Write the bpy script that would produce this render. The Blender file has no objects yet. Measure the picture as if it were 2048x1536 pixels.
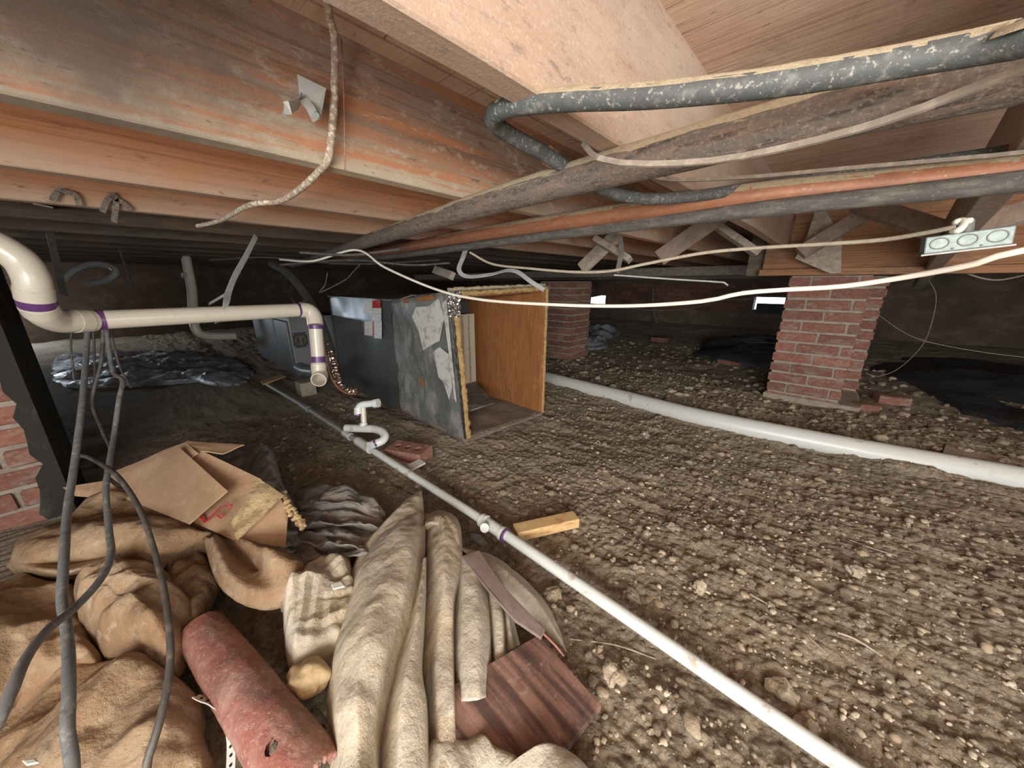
import bpy, math, random
import numpy as np
from mathutils import Vector, Matrix, noise as mnoise

# ---------------------------------------------------------------- camera, world, lights, exposure
S = bpy.context.scene
COL = S.collection
F = 690.0; CX, CY = 1024.0, 768.0; CH = 0.78
PITCH = math.atan2(201, 690); YAW = math.radians(42.8)
fw = Vector((-math.sin(YAW)*math.cos(PITCH), math.cos(YAW)*math.cos(PITCH), -math.sin(PITCH)))
rt = Vector((math.cos(YAW), math.sin(YAW), 0)); up = rt.cross(fw)
C0 = Vector((0, 0, CH))
cd = bpy.data.cameras.new('camera'); cam = bpy.data.objects.new('camera', cd); COL.objects.link(cam)
cd.sensor_fit = 'HORIZONTAL'; cd.sensor_width = 36; cd.lens = F/2048*36; cd.clip_start = 0.01; cd.clip_end = 100
cam.matrix_world = Matrix.Translation(C0) @ Matrix((rt, up, -fw)).transposed().to_4x4()
S.camera = cam

w = bpy.data.worlds.new('world'); S.world = w; w.use_nodes = True
bg = w.node_tree.nodes['Background']; bg.inputs[0].default_value = (0.80, 0.90, 1.0, 1); bg.inputs[1].default_value = 3.2

def area(name, loc, target, sx, sy, power, col):
    l = bpy.data.lights.new(name, 'AREA'); l.shape = 'RECTANGLE'; l.size = sx; l.size_y = sy; l.energy = power; l.color = col
    o = bpy.data.objects.new(name, l); COL.objects.link(o); o.location = loc
    d = Vector(target) - Vector(loc); o.rotation_euler = d.to_track_quat('-Z', 'Y').to_euler(); return o
# daylight entering by the access hatch behind the photographer
area('hatch_daylight', (0.85, -0.95, 0.74), (-0.40, 1.7, 0.56), 1.3, 0.66, 40, (1.0, 0.95, 0.87))
area('side_opening_daylight', (2.9, 1.2, 0.66), (-1.0, 1.9, 0.65), 1.4, 0.5, 11, (1.0, 0.96, 0.9))
area('left_vent_daylight', (-7.7, -1.6, .55), (-3.2, .9, .2), .5, .2, 14, (.75, .87, 1.0))
S.view_settings.view_transform = 'Standard'; S.view_settings.look = 'None'
S.view_settings.gamma = 1; S.view_settings.use_curve_mapping = False
S.view_settings.exposure = 0.78
try:
    S.cycles.use_denoising = True; S.cycles.max_bounces = 6; S.cycles.diffuse_bounces = 4; S.cycles.sample_clamp_indirect = 4
except Exception: pass

# ---------------------------------------------------------------- helpers
R = random.Random(7)
def ray(x, y): return fw*F + rt*(x-CX) - up*(y-CY)
def g(x, y, Z=0.0): d = ray(x, y); return C0 + d*((Z-CH)/d.z)
def ax(x, y, X): d = ray(x, y); return C0 + d*(X/d.x)
def ay(x, y, Y): d = ray(x, y); return C0 + d*(Y/d.y)
def dp(x, y, D): return C0 + ray(x, y)*(D/F)
def depth(p): return (Vector(p)-C0).dot(fw)

def link(name, me, mat=None, parent=None, smooth=False):
    o = bpy.data.objects.new(name, me); COL.objects.link(o)
    if mat is not None and not me.materials: me.materials.append(mat)
    if smooth: me.polygons.foreach_set('use_smooth', [True]*len(me.polygons))
    if parent is not None:
        o.parent = parent; o.matrix_parent_inverse = Matrix.Translation(-Vector(parent.location)) if parent.type == 'EMPTY' else Matrix()
    return o
def tag(o, label=None, cat=None, group=None, kind=None):
    if label: o['label'] = label
    if cat: o['category'] = cat
    if group: o['group'] = group
    if kind: o['kind'] = kind
    return o
def thing(name, label, cat, loc=(0, 0, 0), group=None):
    o = bpy.data.objects.new(name, None); COL.objects.link(o); o.location = loc; o.empty_display_size = .05
    return tag(o, label, cat, group)

class MB:
    def __init__(s): s.v = []; s.f = []; s.sm = []
    def add(s, vs, fs, sm=False):
        n = len(s.v); s.v += [tuple(v) for v in vs]; s.f += [tuple(i+n for i in f) for f in fs]; s.sm += [sm]*len(fs); return s
    def hexa(s, p, sm=False):   # p: 4 bottom, 4 top
        return s.add(p, [(3,2,1,0),(4,5,6,7),(0,1,5,4),(1,2,6,5),(2,3,7,6),(3,0,4,7)], sm)
    def box(s, x0, x1, y0, y1, z0, z1):
        return s.hexa([(x0,y0,z0),(x1,y0,z0),(x1,y1,z0),(x0,y1,z0),(x0,y0,z1),(x1,y0,z1),(x1,y1,z1),(x0,y1,z1)])
    def obox(s, c, u, v, n, a, b, h):   # centre, axes, half sizes
        c, u, v, n = Vector(c), Vector(u).normalized(), Vector(v).normalized(), Vector(n).normalized()
        P = [c + u*i*a + v*j*b - n*h for i, j in ((-1,-1),(1,-1),(1,1),(-1,1))]
        Q = [p + n*2*h for p in P]
        return s.hexa(P+Q)
    def board(s, p0, p1, wd, th, side=None):   # board along p0-p1, width wd across 'side', thickness th
        p0, p1 = Vector(p0), Vector(p1); u = (p1-p0); L = u.length; u.normalize()
        sd = Vector(side) if side is not None else Vector((0, 0, 1))
        sd = (sd - u*sd.dot(u)).normalized(); n = u.cross(sd)
        return s.obox((p0+p1)/2, u, sd, n, L/2, wd/2, th/2)
    def prism(s, poly, off):   # planar polygon extruded by vector off
        off = Vector(off); n = len(poly); P = [Vector(p) for p in poly]; Q = [p+off for p in P]
        return s.add(P+Q, [tuple(range(n-1, -1, -1)), tuple(range(n, 2*n))] + [(i, (i+1) % n, n+(i+1) % n, n+i) for i in range(n)])
    def tube(s, pts, r, n=12, cap=True, inner=None, rough=0.0, seed=0):
        pts = [Vector(p) for p in pts]; N = len(pts)
        rs = r if isinstance(r, (list, tuple)) else [r]*N
        t0 = (pts[1]-pts[0]).normalized(); a = t0.orthogonal().normalized()
        rings = []
        for i, p in enumerate(pts):
            t = (pts[min(i+1, N-1)]-pts[max(i-1, 0)]).normalized()
            a = (a - t*a.dot(t)).normalized(); b = t.cross(a)
            ring = []
            for k in range(n):
                an = 2*math.pi*k/n; rr = rs[i]
                if rough: rr *= 1 + rough*mnoise.noise(Vector((p.x*60+seed, p.y*60+k*1.3, p.z*60)))
                ring.append(p + a*math.cos(an)*rr + b*math.sin(an)*rr)
            rings.append(ring)
        vs = [v for rg in rings for v in rg]
        fs = [(i*n+k, i*n+(k+1) % n, (i+1)*n+(k+1) % n, (i+1)*n+k) for i in range(N-1) for k in range(n)]
        s.add(vs, fs, True)
        if cap: s.add(rings[0], [tuple(range(n-1, -1, -1))]); s.add(rings[-1], [tuple(range(n))])
        return s
    def pipe(s, pts, r, ri, n=20):   # hollow tube
        N = len(pts); k0 = len(s.v)
        s.tube(pts, r, n, cap=False); k1 = len(s.v); s.tube(pts, ri, n, cap=False)
        for e in (0, N-1):
            for k in range(n):
                s.f.append((k0+e*n+k, k0+e*n+(k+1) % n, k1+e*n+(k+1) % n, k1+e*n+k)); s.sm.append(False)
        return s
    def ico(s, c, sx, sy, sz, seed=0, sub=1, rough=.25, rot=None):
        vs, fs = ICO[sub]; c = Vector(c); out = []
        for v in vs:
            q = Vector((v.x*sx, v.y*sy, v.z*sz)) * (1 + rough*mnoise.noise(v*1.7+Vector((seed*3.1, seed*1.7, seed))))
            if rot is not None: q = rot @ q
            out.append(c+q)
        return s.add(out, fs, False)
    def build(s, name, mat=None, parent=None, bevel=0, smooth=None):
        me = bpy.data.meshes.new(name); me.from_pydata(s.v, [], s.f); me.update()
        me.polygons.foreach_set('use_smooth', s.sm if smooth is None else [smooth]*len(s.f))
        o = link(name, me, mat, parent)
        if bevel:
            m = o.modifiers.new('bevel', 'BEVEL'); m.width = bevel; m.segments = 2; m.limit_method = 'ANGLE'
        return o

def _ico():
    t = (1+5**.5)/2
    V = [Vector(v).normalized() for v in [(-1,t,0),(1,t,0),(-1,-t,0),(1,-t,0),(0,-1,t),(0,1,t),(0,-1,-t),(0,1,-t),(t,0,-1),(t,0,1),(-t,0,-1),(-t,0,1)]]
    Fc = [(0,11,5),(0,5,1),(0,1,7),(0,7,10),(0,10,11),(1,5,9),(5,11,4),(11,10,2),(10,7,6),(7,1,8),(3,9,4),(3,4,2),(3,2,6),(3,6,8),(3,8,9),(4,9,5),(2,4,11),(6,2,10),(8,6,7),(9,8,1)]
    out = [(V, Fc)]
    for _ in range(3):
        V = list(V); cache = {}; nf = []
        def mid(a, b):
            k = (min(a, b), max(a, b))
            if k not in cache: cache[k] = len(V); V.append(((V[a]+V[b])/2).normalized())
            return cache[k]
        for a, b, c in Fc:
            x, y, z = mid(a, b), mid(b, c), mid(c, a); nf += [(a, x, z), (b, y, x), (c, z, y), (x, y, z)]
        Fc = nf; out.append((V, Fc))
    return out
ICO = _ico()

def catmull(P, n):
    P = [Vector(p) for p in P]
    if len(P) == 2: return [P[0].lerp(P[1], i/(n-1)) for i in range(n)]
    L = [0]
    for a, b in zip(P, P[1:]): L.append(L[-1]+max((b-a).length, 1e-6))
    out = []
    for i in range(n):
        t = L[-1]*i/(n-1); k = 0
        while k < len(P)-2 and t > L[k+1]: k += 1
        u = (t-L[k])/(L[k+1]-L[k])
        p1, p2 = P[k], P[k+1]; p0 = P[k-1] if k > 0 else p1*2-p2; p3 = P[k+2] if k+2 < len(P) else p2*2-p1
        out.append(.5*((2*p1)+(p2-p0)*u+(2*p0-5*p1+4*p2-p3)*u*u+(3*p1-p0-3*p2+p3)*u**3))
    return out

# ---------------------------------------------------------------- materials
def col(c): return (c[0], c[1], c[2], 1)
def material(name, base, layers=(), rough=.8, bump=(), metal=0.0, spec=.5, rnd=None, coat=0.0, coords='world', grain=False):
    """base: colour. layers: (colour, scale vec, lo, hi, amount, detail, kind). bump: (scale vec, strength, distance, kind)."""
    m = bpy.data.materials.new(name); m.use_nodes = True; nt = m.node_tree; N = nt.nodes; L = nt.links
    b = N['Principled BSDF']; b.inputs['Roughness'].default_value = rough; b.inputs['Metallic'].default_value = metal
    b.inputs['Specular IOR Level'].default_value = spec
    if coat: b.inputs['Coat Weight'].default_value = coat; b.inputs['Coat Roughness'].default_value = .25
    if coords == 'world': geo = N.new('ShaderNodeNewGeometry'); src = geo.outputs['Position']
    else: geo = N.new('ShaderNodeTexCoord'); src = geo.outputs['Object']
    rgb = N.new('ShaderNodeRGB'); rgb.outputs[0].default_value = col(base); cur = rgb.outputs[0]
    def tex(scale, detail, kind, off=0.0):
        mp = N.new('ShaderNodeMapping'); mp.inputs['Scale'].default_value = scale; mp.inputs['Location'].default_value = (off, off*.7, off*.3)
        L.new(src, mp.inputs['Vector'])
        if kind == 'voronoi':
            t = N.new('ShaderNodeTexVoronoi'); t.inputs['Scale'].default_value = 1; L.new(mp.outputs[0], t.inputs['Vector']); return t.outputs['Distance']
        if kind == 'cell':
            t = N.new('ShaderNodeTexVoronoi'); t.inputs['Scale'].default_value = 1; L.new(mp.outputs[0], t.inputs['Vector']); sp = N.new('ShaderNodeSeparateColor'); L.new(t.outputs['Color'], sp.inputs[0]); return sp.outputs[0]
        if kind == 'crack':
            t = N.new('ShaderNodeTexVoronoi'); t.feature = 'DISTANCE_TO_EDGE'; t.inputs['Scale'].default_value = 1; L.new(mp.outputs[0], t.inputs['Vector']); return t.outputs['Distance']
        if kind == 'wave':
            t = N.new('ShaderNodeTexWave'); t.inputs['Scale'].default_value = 1; t.inputs['Distortion'].default_value = 4; t.inputs['Detail'].default_value = 3
            t.inputs['Detail Scale'].default_value = .6
            t.bands_direction = 'Z'; L.new(mp.outputs[0], t.inputs['Vector']); return t.outputs['Fac']
        t = N.new('ShaderNodeTexNoise'); t.inputs['Scale'].default_value = 1; t.inputs['Detail'].default_value = detail
        t.inputs['Roughness'].default_value = .68; L.new(mp.outputs[0], t.inputs['Vector']); return t.outputs['Fac']
    for i, ly in enumerate(layers):
        c, sc, lo, hi, amt = ly[:5]; det = ly[5] if len(ly) > 5 else 5; kind = ly[6] if len(ly) > 6 else 'noise'
        if isinstance(kind, tuple):   # ('z', noise scale, distortion) or ('ball', centre, noise scale, distortion)
            nz = tex(kind[-2], 6, 'noise', 5.1*i); mt_ = N.new('ShaderNodeMath'); mt_.operation = 'MULTIPLY_ADD'
            L.new(nz, mt_.inputs[0]); mt_.inputs[1].default_value = kind[-1]
            if kind[0] == 'z':
                sp = N.new('ShaderNodeSeparateXYZ'); L.new(src, sp.inputs[0]); L.new(sp.outputs[2], mt_.inputs[2])
            else:
                vd = N.new('ShaderNodeVectorMath'); vd.operation = 'DISTANCE'; L.new(src, vd.inputs[0]); vd.inputs[1].default_value = kind[1]; L.new(vd.outputs['Value'], mt_.inputs[2])
            t = mt_.outputs[0]
        else: t = tex(sc, det, kind, 3.7*i+len(name))
        mr = N.new('ShaderNodeMapRange'); mr.inputs['From Min'].default_value = lo; mr.inputs['From Max'].default_value = hi
        mr.inputs['To Max'].default_value = amt; mr.clamp = True; L.new(t, mr.inputs['Value'])
        mx = N.new('ShaderNodeMix'); mx.data_type = 'RGBA'; L.new(mr.outputs[0], mx.inputs[0]); L.new(cur, mx.inputs[6]); mx.inputs[7].default_value = col(c); cur = mx.outputs[2]
    if rnd:    # (kind 'object'/'island', low, high)
        if rnd[0] == 'object': q = N.new('ShaderNodeObjectInfo'); out = q.outputs['Random']
        else: q = N.new('ShaderNodeNewGeometry'); out = q.outputs['Random Per Island']
        mr = N.new('ShaderNodeMapRange'); mr.inputs['To Min'].default_value = rnd[1]; mr.inputs['To Max'].default_value = rnd[2]; L.new(out, mr.inputs['Value'])
        hs = N.new('ShaderNodeHueSaturation'); L.new(mr.outputs[0], hs.inputs['Value']); L.new(cur, hs.inputs['Color']); cur = hs.outputs[0]
    L.new(cur, b.inputs['Base Color'])
    if grain:
        mp = N.new('ShaderNodeMapping'); mp.inputs['Rotation'].default_value = (0, 0, GR); mp.inputs['Scale'].default_value = (5, 60, 5); L.new(src, mp.inputs['Vector'])
        t = N.new('ShaderNodeTexNoise'); t.inputs['Scale'].default_value = 1; t.inputs['Detail'].default_value = 6; L.new(mp.outputs[0], t.inputs['Vector'])
        mr = N.new('ShaderNodeMapRange'); mr.inputs['From Min'].default_value = .42; mr.inputs['From Max'].default_value = .6; mr.inputs['To Min'].default_value = .45; mr.inputs['To Max'].default_value = 1.35; L.new(t.outputs['Fac'], mr.inputs['Value'])
        hs = N.new('ShaderNodeHueSaturation'); L.new(mr.outputs[0], hs.inputs['Value']); L.new(cur, hs.inputs['Color']); cur = hs.outputs[0]; L.new(cur, b.inputs['Base Color'])
    prev = None
    for i, bp in enumerate(bump):
        sc, st, di = bp[:3]; kind = bp[3] if len(bp) > 3 else 'noise'
        t = tex(sc, 6, kind, 11.3*i)
        bn = N.new('ShaderNodeBump'); bn.inputs['Strength'].default_value = st; bn.inputs['Distance'].default_value = di
        L.new(t, bn.inputs['Height'])
        if prev: L.new(prev, bn.inputs['Normal'])
        prev = bn.outputs[0]
    if prev: L.new(prev, b.inputs['Normal'])
    return m

GR = -1.271
def s3(v): return (v, v, v)
WG = (26, 1.6, 26)    # grain along Y
M = {}
M['joist_pale'] = material('joist pale wood', (.46,.335,.255), [((.40,.26,.18),(70,1.2,70),.42,.64,.55,8),((.55,.44,.36),(5,2.2,6),.46,.62,.75,8),((.34,.25,.20),(9,3,9),.54,.68,.5,9),((.26,.20,.17),(150,50,150),.57,.68,.55,4),((.20,.15,.13),(30,14,34),.63,.70,.7,6),((.62,.53,.45),(320,200,320),.56,.64,.35,2)], .88, [((60,4,60),.4,.003),((260,260,260),.5,.0015)])
M['joist_stained'] = material('joist stained wood', (.335,.225,.165), [((.25,.165,.125),(90,2,90),.42,.60,.6,9),((.40,.32,.27),(7,2.5,8),.46,.62,.7,9),
   ((.42,.18,.085),(60,1.3,60),.36,.62,.95,8,('z',(3,2.0,5),.17)) if False else ((.40,.20,.11),(4,1.1,11),.52,.60,.9,9),((.22,.09,.045),(130,1.6,130),.50,.60,.55,6),
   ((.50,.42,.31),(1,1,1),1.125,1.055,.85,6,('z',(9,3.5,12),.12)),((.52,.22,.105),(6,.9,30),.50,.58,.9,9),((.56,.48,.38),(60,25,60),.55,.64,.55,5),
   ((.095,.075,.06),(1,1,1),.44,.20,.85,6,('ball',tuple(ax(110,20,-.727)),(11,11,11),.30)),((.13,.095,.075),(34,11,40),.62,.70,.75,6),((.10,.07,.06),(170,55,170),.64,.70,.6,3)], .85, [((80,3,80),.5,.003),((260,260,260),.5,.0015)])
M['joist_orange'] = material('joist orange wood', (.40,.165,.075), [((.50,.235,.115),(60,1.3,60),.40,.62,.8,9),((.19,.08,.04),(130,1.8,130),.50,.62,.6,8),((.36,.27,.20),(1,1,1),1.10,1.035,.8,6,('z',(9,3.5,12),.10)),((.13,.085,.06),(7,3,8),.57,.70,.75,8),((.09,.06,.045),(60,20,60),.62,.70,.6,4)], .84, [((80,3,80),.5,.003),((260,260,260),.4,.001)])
M['joist_shaded'] = material('joist dark wood', (.065,.045,.032), [((.11,.07,.045),WG,.40,.65,.8),((.03,.022,.017),(20,3,20),.5,.65,.7),((.12,.10,.08),(5,1.2,5),.58,.70,.6)], .88, [((70,4,70),.5,.003)])  # joist wood darkened: shade on the far joists is put into the colour
M['joist_brown'] = material('joist greyish brown wood', (.31,.235,.19), [((.42,.34,.28),(60,60,5),.40,.62,.7,8),((.19,.13,.10),(9,4,9),.52,.66,.6,8),((.15,.11,.09),(90,60,60),.60,.68,.6,4)], .88, [((70,70,10),.5,.003),((240,240,240),.5,.001)])
M['subfloor'] = material('subfloor wood', (.64,.43,.32), [((.50,.31,.22),(1.5,60,60),.44,.60,.7,9),((.72,.56,.44),(3.5,6,6),.44,.64,.75,9),((.20,.12,.09),(3,110,60),.55,.64,.55,6),((.25,.165,.12),(7,3,4),.55,.66,.5,8),((.17,.12,.10),(40,110,40),.63,.70,.7,4)], .87, [((3,90,90),.5,.0025),((260,260,260),.4,.001)])
M['girder'] = material('girder orange timber', (.34,.165,.08), [((.44,.25,.13),(2,30,60),.42,.62,.8,8),((.16,.07,.035),(2,60,110),.50,.62,.7,8),((.15,.09,.06),(3,6,6),.54,.68,.75,8)], .84, [((5,80,80),.5,.002)])
M['greywood'] = material('weathered grey wood', (.36,.30,.24), [((.50,.44,.36),(14,14,26),.42,.62,.8),((.18,.14,.11),(34,34,40),.52,.66,.6)], .9, [((80,80,80),.5,.002)])
M['darkwood'] = material('dark old timber', (.13,.10,.075), [((.22,.18,.13),(3,12,30),.45,.65,.8)], .9, [((20,20,60),.5,.003)])
M['soil'] = material('dirt', (.40,.315,.215), [((.53,.455,.345),(4,4,4),.42,.6,.85,10),((.20,.14,.085),(2.3,3.4,3),.50,.64,.75,10),((.54,.48,.38),(38,48,38),.50,.66,.8,8),((.56,.49,.37),(62,70,62),.45,.95,.55,2,'cell'),((.12,.085,.055),(26,38,26),.54,.68,.7,9),((.44,.21,.095),(9,9,5),.66,.73,.6,8),((.12,.085,.055),(62,70,62),.10,.0,.45,2,'crack'),((.50,.46,.38),(170,170,170),.58,.66,.7,3)], .95,
   [((26,38,30),1,.02),((62,70,62),.45,.006,'crack'),((120,150,120),1,.008),((330,330,330),.9,.003)])
M['pebble'] = material('pebbles', (.50,.43,.33), [((.56,.49,.39),(60,60,60),.42,.6,.8),((.17,.12,.08),(90,90,90),.52,.66,.6),((.44,.24,.12),(5,5,5),.62,.70,.7)], .92, [((200,200,200),.8,.003)], rnd=('island', .5, 1.35))
M['clod'] = material('clods of dirt', (.38,.30,.21), [((.44,.37,.27),(60,60,60),.45,.6,.8),((.10,.068,.045),(60,60,60),.52,.66,.6)], .95, [((180,180,180),1,.004)], rnd=('island', .5, 1.3))
M['stone'] = material('stone', (.42,.355,.26), [((.58,.52,.43),(60,60,60),.48,.64,.8,8),((.17,.12,.08),(80,80,80),.53,.64,.6,8)], .92, [((160,160,160),1,.004)], rnd=('object', .7, 1.25))
M['stone_yellow'] = material('yellow stone', (.60,.47,.27), [((.42,.29,.15),(24,24,24),.50,.62,.7,8),((.60,.50,.33),(70,70,70),.52,.64,.7,8)], .85, [((110,110,110),.8,.003)])
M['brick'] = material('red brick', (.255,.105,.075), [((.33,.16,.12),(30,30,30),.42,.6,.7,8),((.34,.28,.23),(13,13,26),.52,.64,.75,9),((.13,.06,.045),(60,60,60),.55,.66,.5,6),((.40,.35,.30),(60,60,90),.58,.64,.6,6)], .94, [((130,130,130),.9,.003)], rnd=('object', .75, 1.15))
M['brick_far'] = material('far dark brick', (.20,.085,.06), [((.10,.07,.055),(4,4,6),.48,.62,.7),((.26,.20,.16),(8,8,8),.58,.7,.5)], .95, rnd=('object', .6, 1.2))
M['mortar'] = material('mortar', (.36,.32,.265), [((.24,.19,.15),(22,22,22),.48,.64,.7),((.45,.42,.37),(60,60,60),.55,.68,.6)], .95, [((160,160,160),.8,.003)])
M['pier_shade'] = material('black mouldy render', (.03,.027,.022), [((.09,.08,.065),(9,9,5),.54,.66,.8,9)], .95, [((40,40,40),.8,.004)])  # near-black colour standing in for shade on the left pier's side
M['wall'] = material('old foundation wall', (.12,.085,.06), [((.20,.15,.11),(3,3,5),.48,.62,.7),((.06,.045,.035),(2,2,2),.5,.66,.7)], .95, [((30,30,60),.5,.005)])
M['pvc_cream'] = material('cream pvc pipe', (.66,.60,.50), [((.50,.43,.34),(30,30,30),.56,.70,.35),((.40,.33,.26),(140,140,140),.66,.74,.5,2)], .3, spec=.5, coat=.2)
M['pvc_white'] = material('white pvc pipe', (.68,.74,.74), [((.45,.36,.25),(24,24,24),.585,.66,.8),((.50,.50,.48),(8,8,8),.5,.7,.35)], .35, spec=.5, coat=.1)
M['pvc_buried'] = material('white drain pipe', (.66,.68,.66), [((.36,.25,.15),(13,13,13),.60,.66,.85),((.48,.42,.34),(40,40,40),.6,.7,.4)], .35)
M['pvc_grey'] = material('dusty grey pvc pipe', (.33,.34,.33), [((.20,.17,.14),(20,20,20),.5,.66,.6)], .5)
M['purple'] = material('purple primer', (.12,.045,.17), [((.22,.12,.27),(30,30,30),.5,.7,.5)], .35)
M['copper'] = material('copper pipe', (.36,.15,.08), [((.21,.095,.06),(7,40,40),.48,.64,.7,8),((.44,.22,.13),(40,60,60),.50,.64,.5,8),((.42,.35,.26),(120,120,120),.60,.68,.7,4)], .5, [((200,200,200),.5,.001)], metal=.1)
M['iron'] = material('dark iron pipe', (.13,.108,.09), [((.20,.13,.095),(9,90,90),.46,.60,.75,9),((.035,.03,.027),(22,130,130),.52,.62,.8,8),((.27,.22,.17),(220,220,220),.53,.64,.6,4),((.36,.31,.25),(60,150,150),.60,.68,.6,5)], .8, [((200,200,200),1,.002)])
M['iron_grey'] = material('dusty grey pipe', (.085,.08,.075), [((.17,.15,.13),(20,80,80),.46,.62,.8,8),((.26,.22,.18),(150,150,150),.56,.66,.5,4)], .8, [((200,200,200),.8,.0015)])
M['dust'] = material('tan dust', (.46,.38,.26), [((.32,.25,.17),(90,90,90),.5,.66,.7)], 1.0, [((300,300,300),1,.003)])
M['blacktube'] = material('dusty black tube', (.07,.076,.076), [((.30,.30,.26),(50,50,50),.52,.68,.5,9),((.055,.058,.06),(30,30,30),.52,.64,.6,9),((.36,.35,.30),(200,200,200),.58,.64,.6,3)], .65, [((220,220,220),.6,.001)])
M['cable_dark'] = material('dark dusty cable', (.075,.068,.062), [((.20,.17,.15),(30,30,30),.5,.66,.7)], .6)
M['cable_grey'] = material('bluish grey cable', (.16,.165,.17), [((.36,.36,.34),(60,60,60),.54,.66,.7),((.05,.05,.05),(40,40,40),.56,.66,.6)], .55)
M['cable_white'] = material('white cable', (.78,.74,.64), [((.55,.45,.32),(40,40,40),.60,.72,.4)], .5)
M['cable_tan'] = material('tan dusty cable', (.42,.36,.27), [((.26,.21,.16),(60,60,60),.5,.66,.6)], .8)
M['strap_tan'] = material('dusty brown strap', (.21,.175,.14), [((.34,.29,.23),(60,60,60),.48,.64,.7,6)], .85, [((200,200,200),.6,.001)])
M['cable_old'] = material('speckled old cable', (.40,.31,.23), [((.75,.70,.60),(110,110,110),.50,.58,.9),((.22,.14,.1),(90,90,90),.56,.64,.6)], .8, [((200,200,200),.6,.002)])
M['galv'] = material('galvanised steel', (.52,.53,.51), [((.68,.70,.68),(30,30,30),.48,.62,.6),((.28,.27,.25),(20,20,20),.56,.70,.5)], .45, metal=.15)
M['galv_dark'] = material('grey strap steel', (.26,.25,.23), [((.40,.38,.35),(30,30,30),.48,.62,.6)], .5, metal=.4)
M['tin'] = material('junction box steel', (.21,.255,.245), [((.32,.37,.355),(90,90,90),.46,.60,.6,8),((.18,.20,.19),(50,50,50),.58,.66,.6)], .5, metal=.3)
M['black'] = material('black plastic', (.02,.02,.022), (), .4)
M['foam'] = material('black foam sleeve', (.055,.05,.047), [((.10,.09,.08),(40,40,40),.5,.66,.6)], .85)
M['cabinet'] = material('dark grey cabinet', (.085,.095,.098), [((.13,.14,.14),(5,5,9),.5,.7,.6),((.19,.19,.17),(50,50,18),.62,.72,.35)], .32, metal=.3)
M['furnace'] = material('grey furnace panel', (.13,.135,.14), [((.18,.18,.18),(5,5,5),.5,.7,.6)], .4, metal=.2)
M['ductsteel'] = material('dirty duct steel', (.16,.168,.165), [((.36,.355,.335),(9,9,4),.50,.62,.8,10),((.075,.075,.07),(14,14,3),.52,.66,.7,9),((.17,.14,.11),(5,5,5),.58,.70,.5,8),((.38,.38,.36),(90,90,40),.58,.66,.6,5)], .5, [((10,10,6),.6,.012)], metal=.3)
M['mastic'] = material('pale mastic patch', (.50,.50,.47), [((.26,.25,.23),(26,26,26),.50,.62,.8)], .8, [((60,60,60),.6,.004)])
M['liner'] = material('orange brown duct liner', (.27,.105,.032), [((.17,.065,.02),(30,30,5),.46,.64,.7,8),((.42,.21,.07),(150,150,10),.50,.64,.5,8),((.45,.27,.13),(14,14,14),.62,.72,.5)], .95, [((220,220,30),.8,.003)])
M['linerfloor'] = material('dusty duct floor', (.17,.13,.10), [((.26,.21,.16),(20,20,20),.5,.66,.7),((.34,.15,.05),(8,8,8),.6,.7,.5)], .95, [((80,80,80),.5,.003)])
M['insulation'] = material('yellow insulation', (.46,.31,.13), [((.25,.12,.03),(40,40,40),.52,.64,.8),((.66,.50,.22),(80,80,80),.56,.68,.7)], .98, [((150,150,150),1,.006)])
M['foil'] = material('crumpled foil', (.62,.61,.60), [((.3,.28,.27),(60,60,60),.5,.6,.5)], .22, [((70,70,70),1,.01,'voronoi')], metal=.9)
M['copperfoil'] = material('coppery foil tape', (.55,.40,.32), [((.2,.1,.06),(50,50,50),.52,.62,.6)], .25, [((60,60,60),1,.01,'voronoi')], metal=.85)
M['cloth'] = material('pale stained canvas', (.60,.52,.385), [((.50,.465,.40),(5,5,5),.42,.60,.9,10),((.60,.53,.39),(14,14,14),.48,.62,.7,9),((.30,.235,.15),(9,9,9),.57,.68,.6,9),((.22,.185,.14),(90,90,90),.58,.68,.5,6),((.64,.59,.48),(200,200,200),.60,.66,.5,3)], .92, [((30,30,30),.7,.010),((180,180,180),.5,.0015)])
M['cloth_white'] = material('whitish canvas', (.55,.51,.42), [((.42,.38,.31),(10,10,10),.46,.62,.7,9),((.28,.235,.18),(60,60,60),.58,.68,.5,8)], .92, [((30,30,30),.7,.010),((180,180,180),.5,.0015)])
M['cloth_brown'] = material('brown stained canvas', (.32,.20,.11), [((.43,.32,.21),(6,6,6),.43,.60,.85,10),((.19,.12,.07),(8,8,8),.52,.66,.75,10),((.50,.42,.31),(30,30,30),.56,.66,.6,8),((.14,.09,.06),(90,90,90),.60,.68,.5,6)], .92, [((28,28,28),.8,.012),((180,180,180),.5,.0015)])
M['cloth_grey'] = material('bluish grey canvas', (.25,.235,.22), [((.36,.33,.29),(7,7,7),.46,.62,.7),((.15,.15,.16),(9,9,9),.54,.68,.6)], .92, [((24,24,24),.6,.010)])
M['cardboard'] = material('brown cardboard', (.52,.345,.215), [((.42,.27,.16),(7,7,7),.46,.62,.6,9),((.60,.43,.29),(60,60,8),.50,.64,.5,8)], .88, [((60,60,60),.3,.002)])
M['cardboard_torn'] = material('torn pale cardboard', (.60,.45,.25), [((.38,.24,.11),(60,60,60),.52,.62,.8),((.70,.58,.38),(40,40,40),.58,.68,.6)], .95, [((70,70,70),1,.008)])
M['redink'] = material('red ink', (.50,.035,.035), (), .8)
M['clay'] = material('red pipe', (.33,.125,.095), [((.44,.27,.22),(16,16,16),.44,.60,.8,10),((.17,.115,.10),(9,9,9),.50,.64,.75,9),((.52,.40,.34),(120,120,120),.55,.66,.6,5)], .75, [((140,140,140),.8,.003)])
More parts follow.
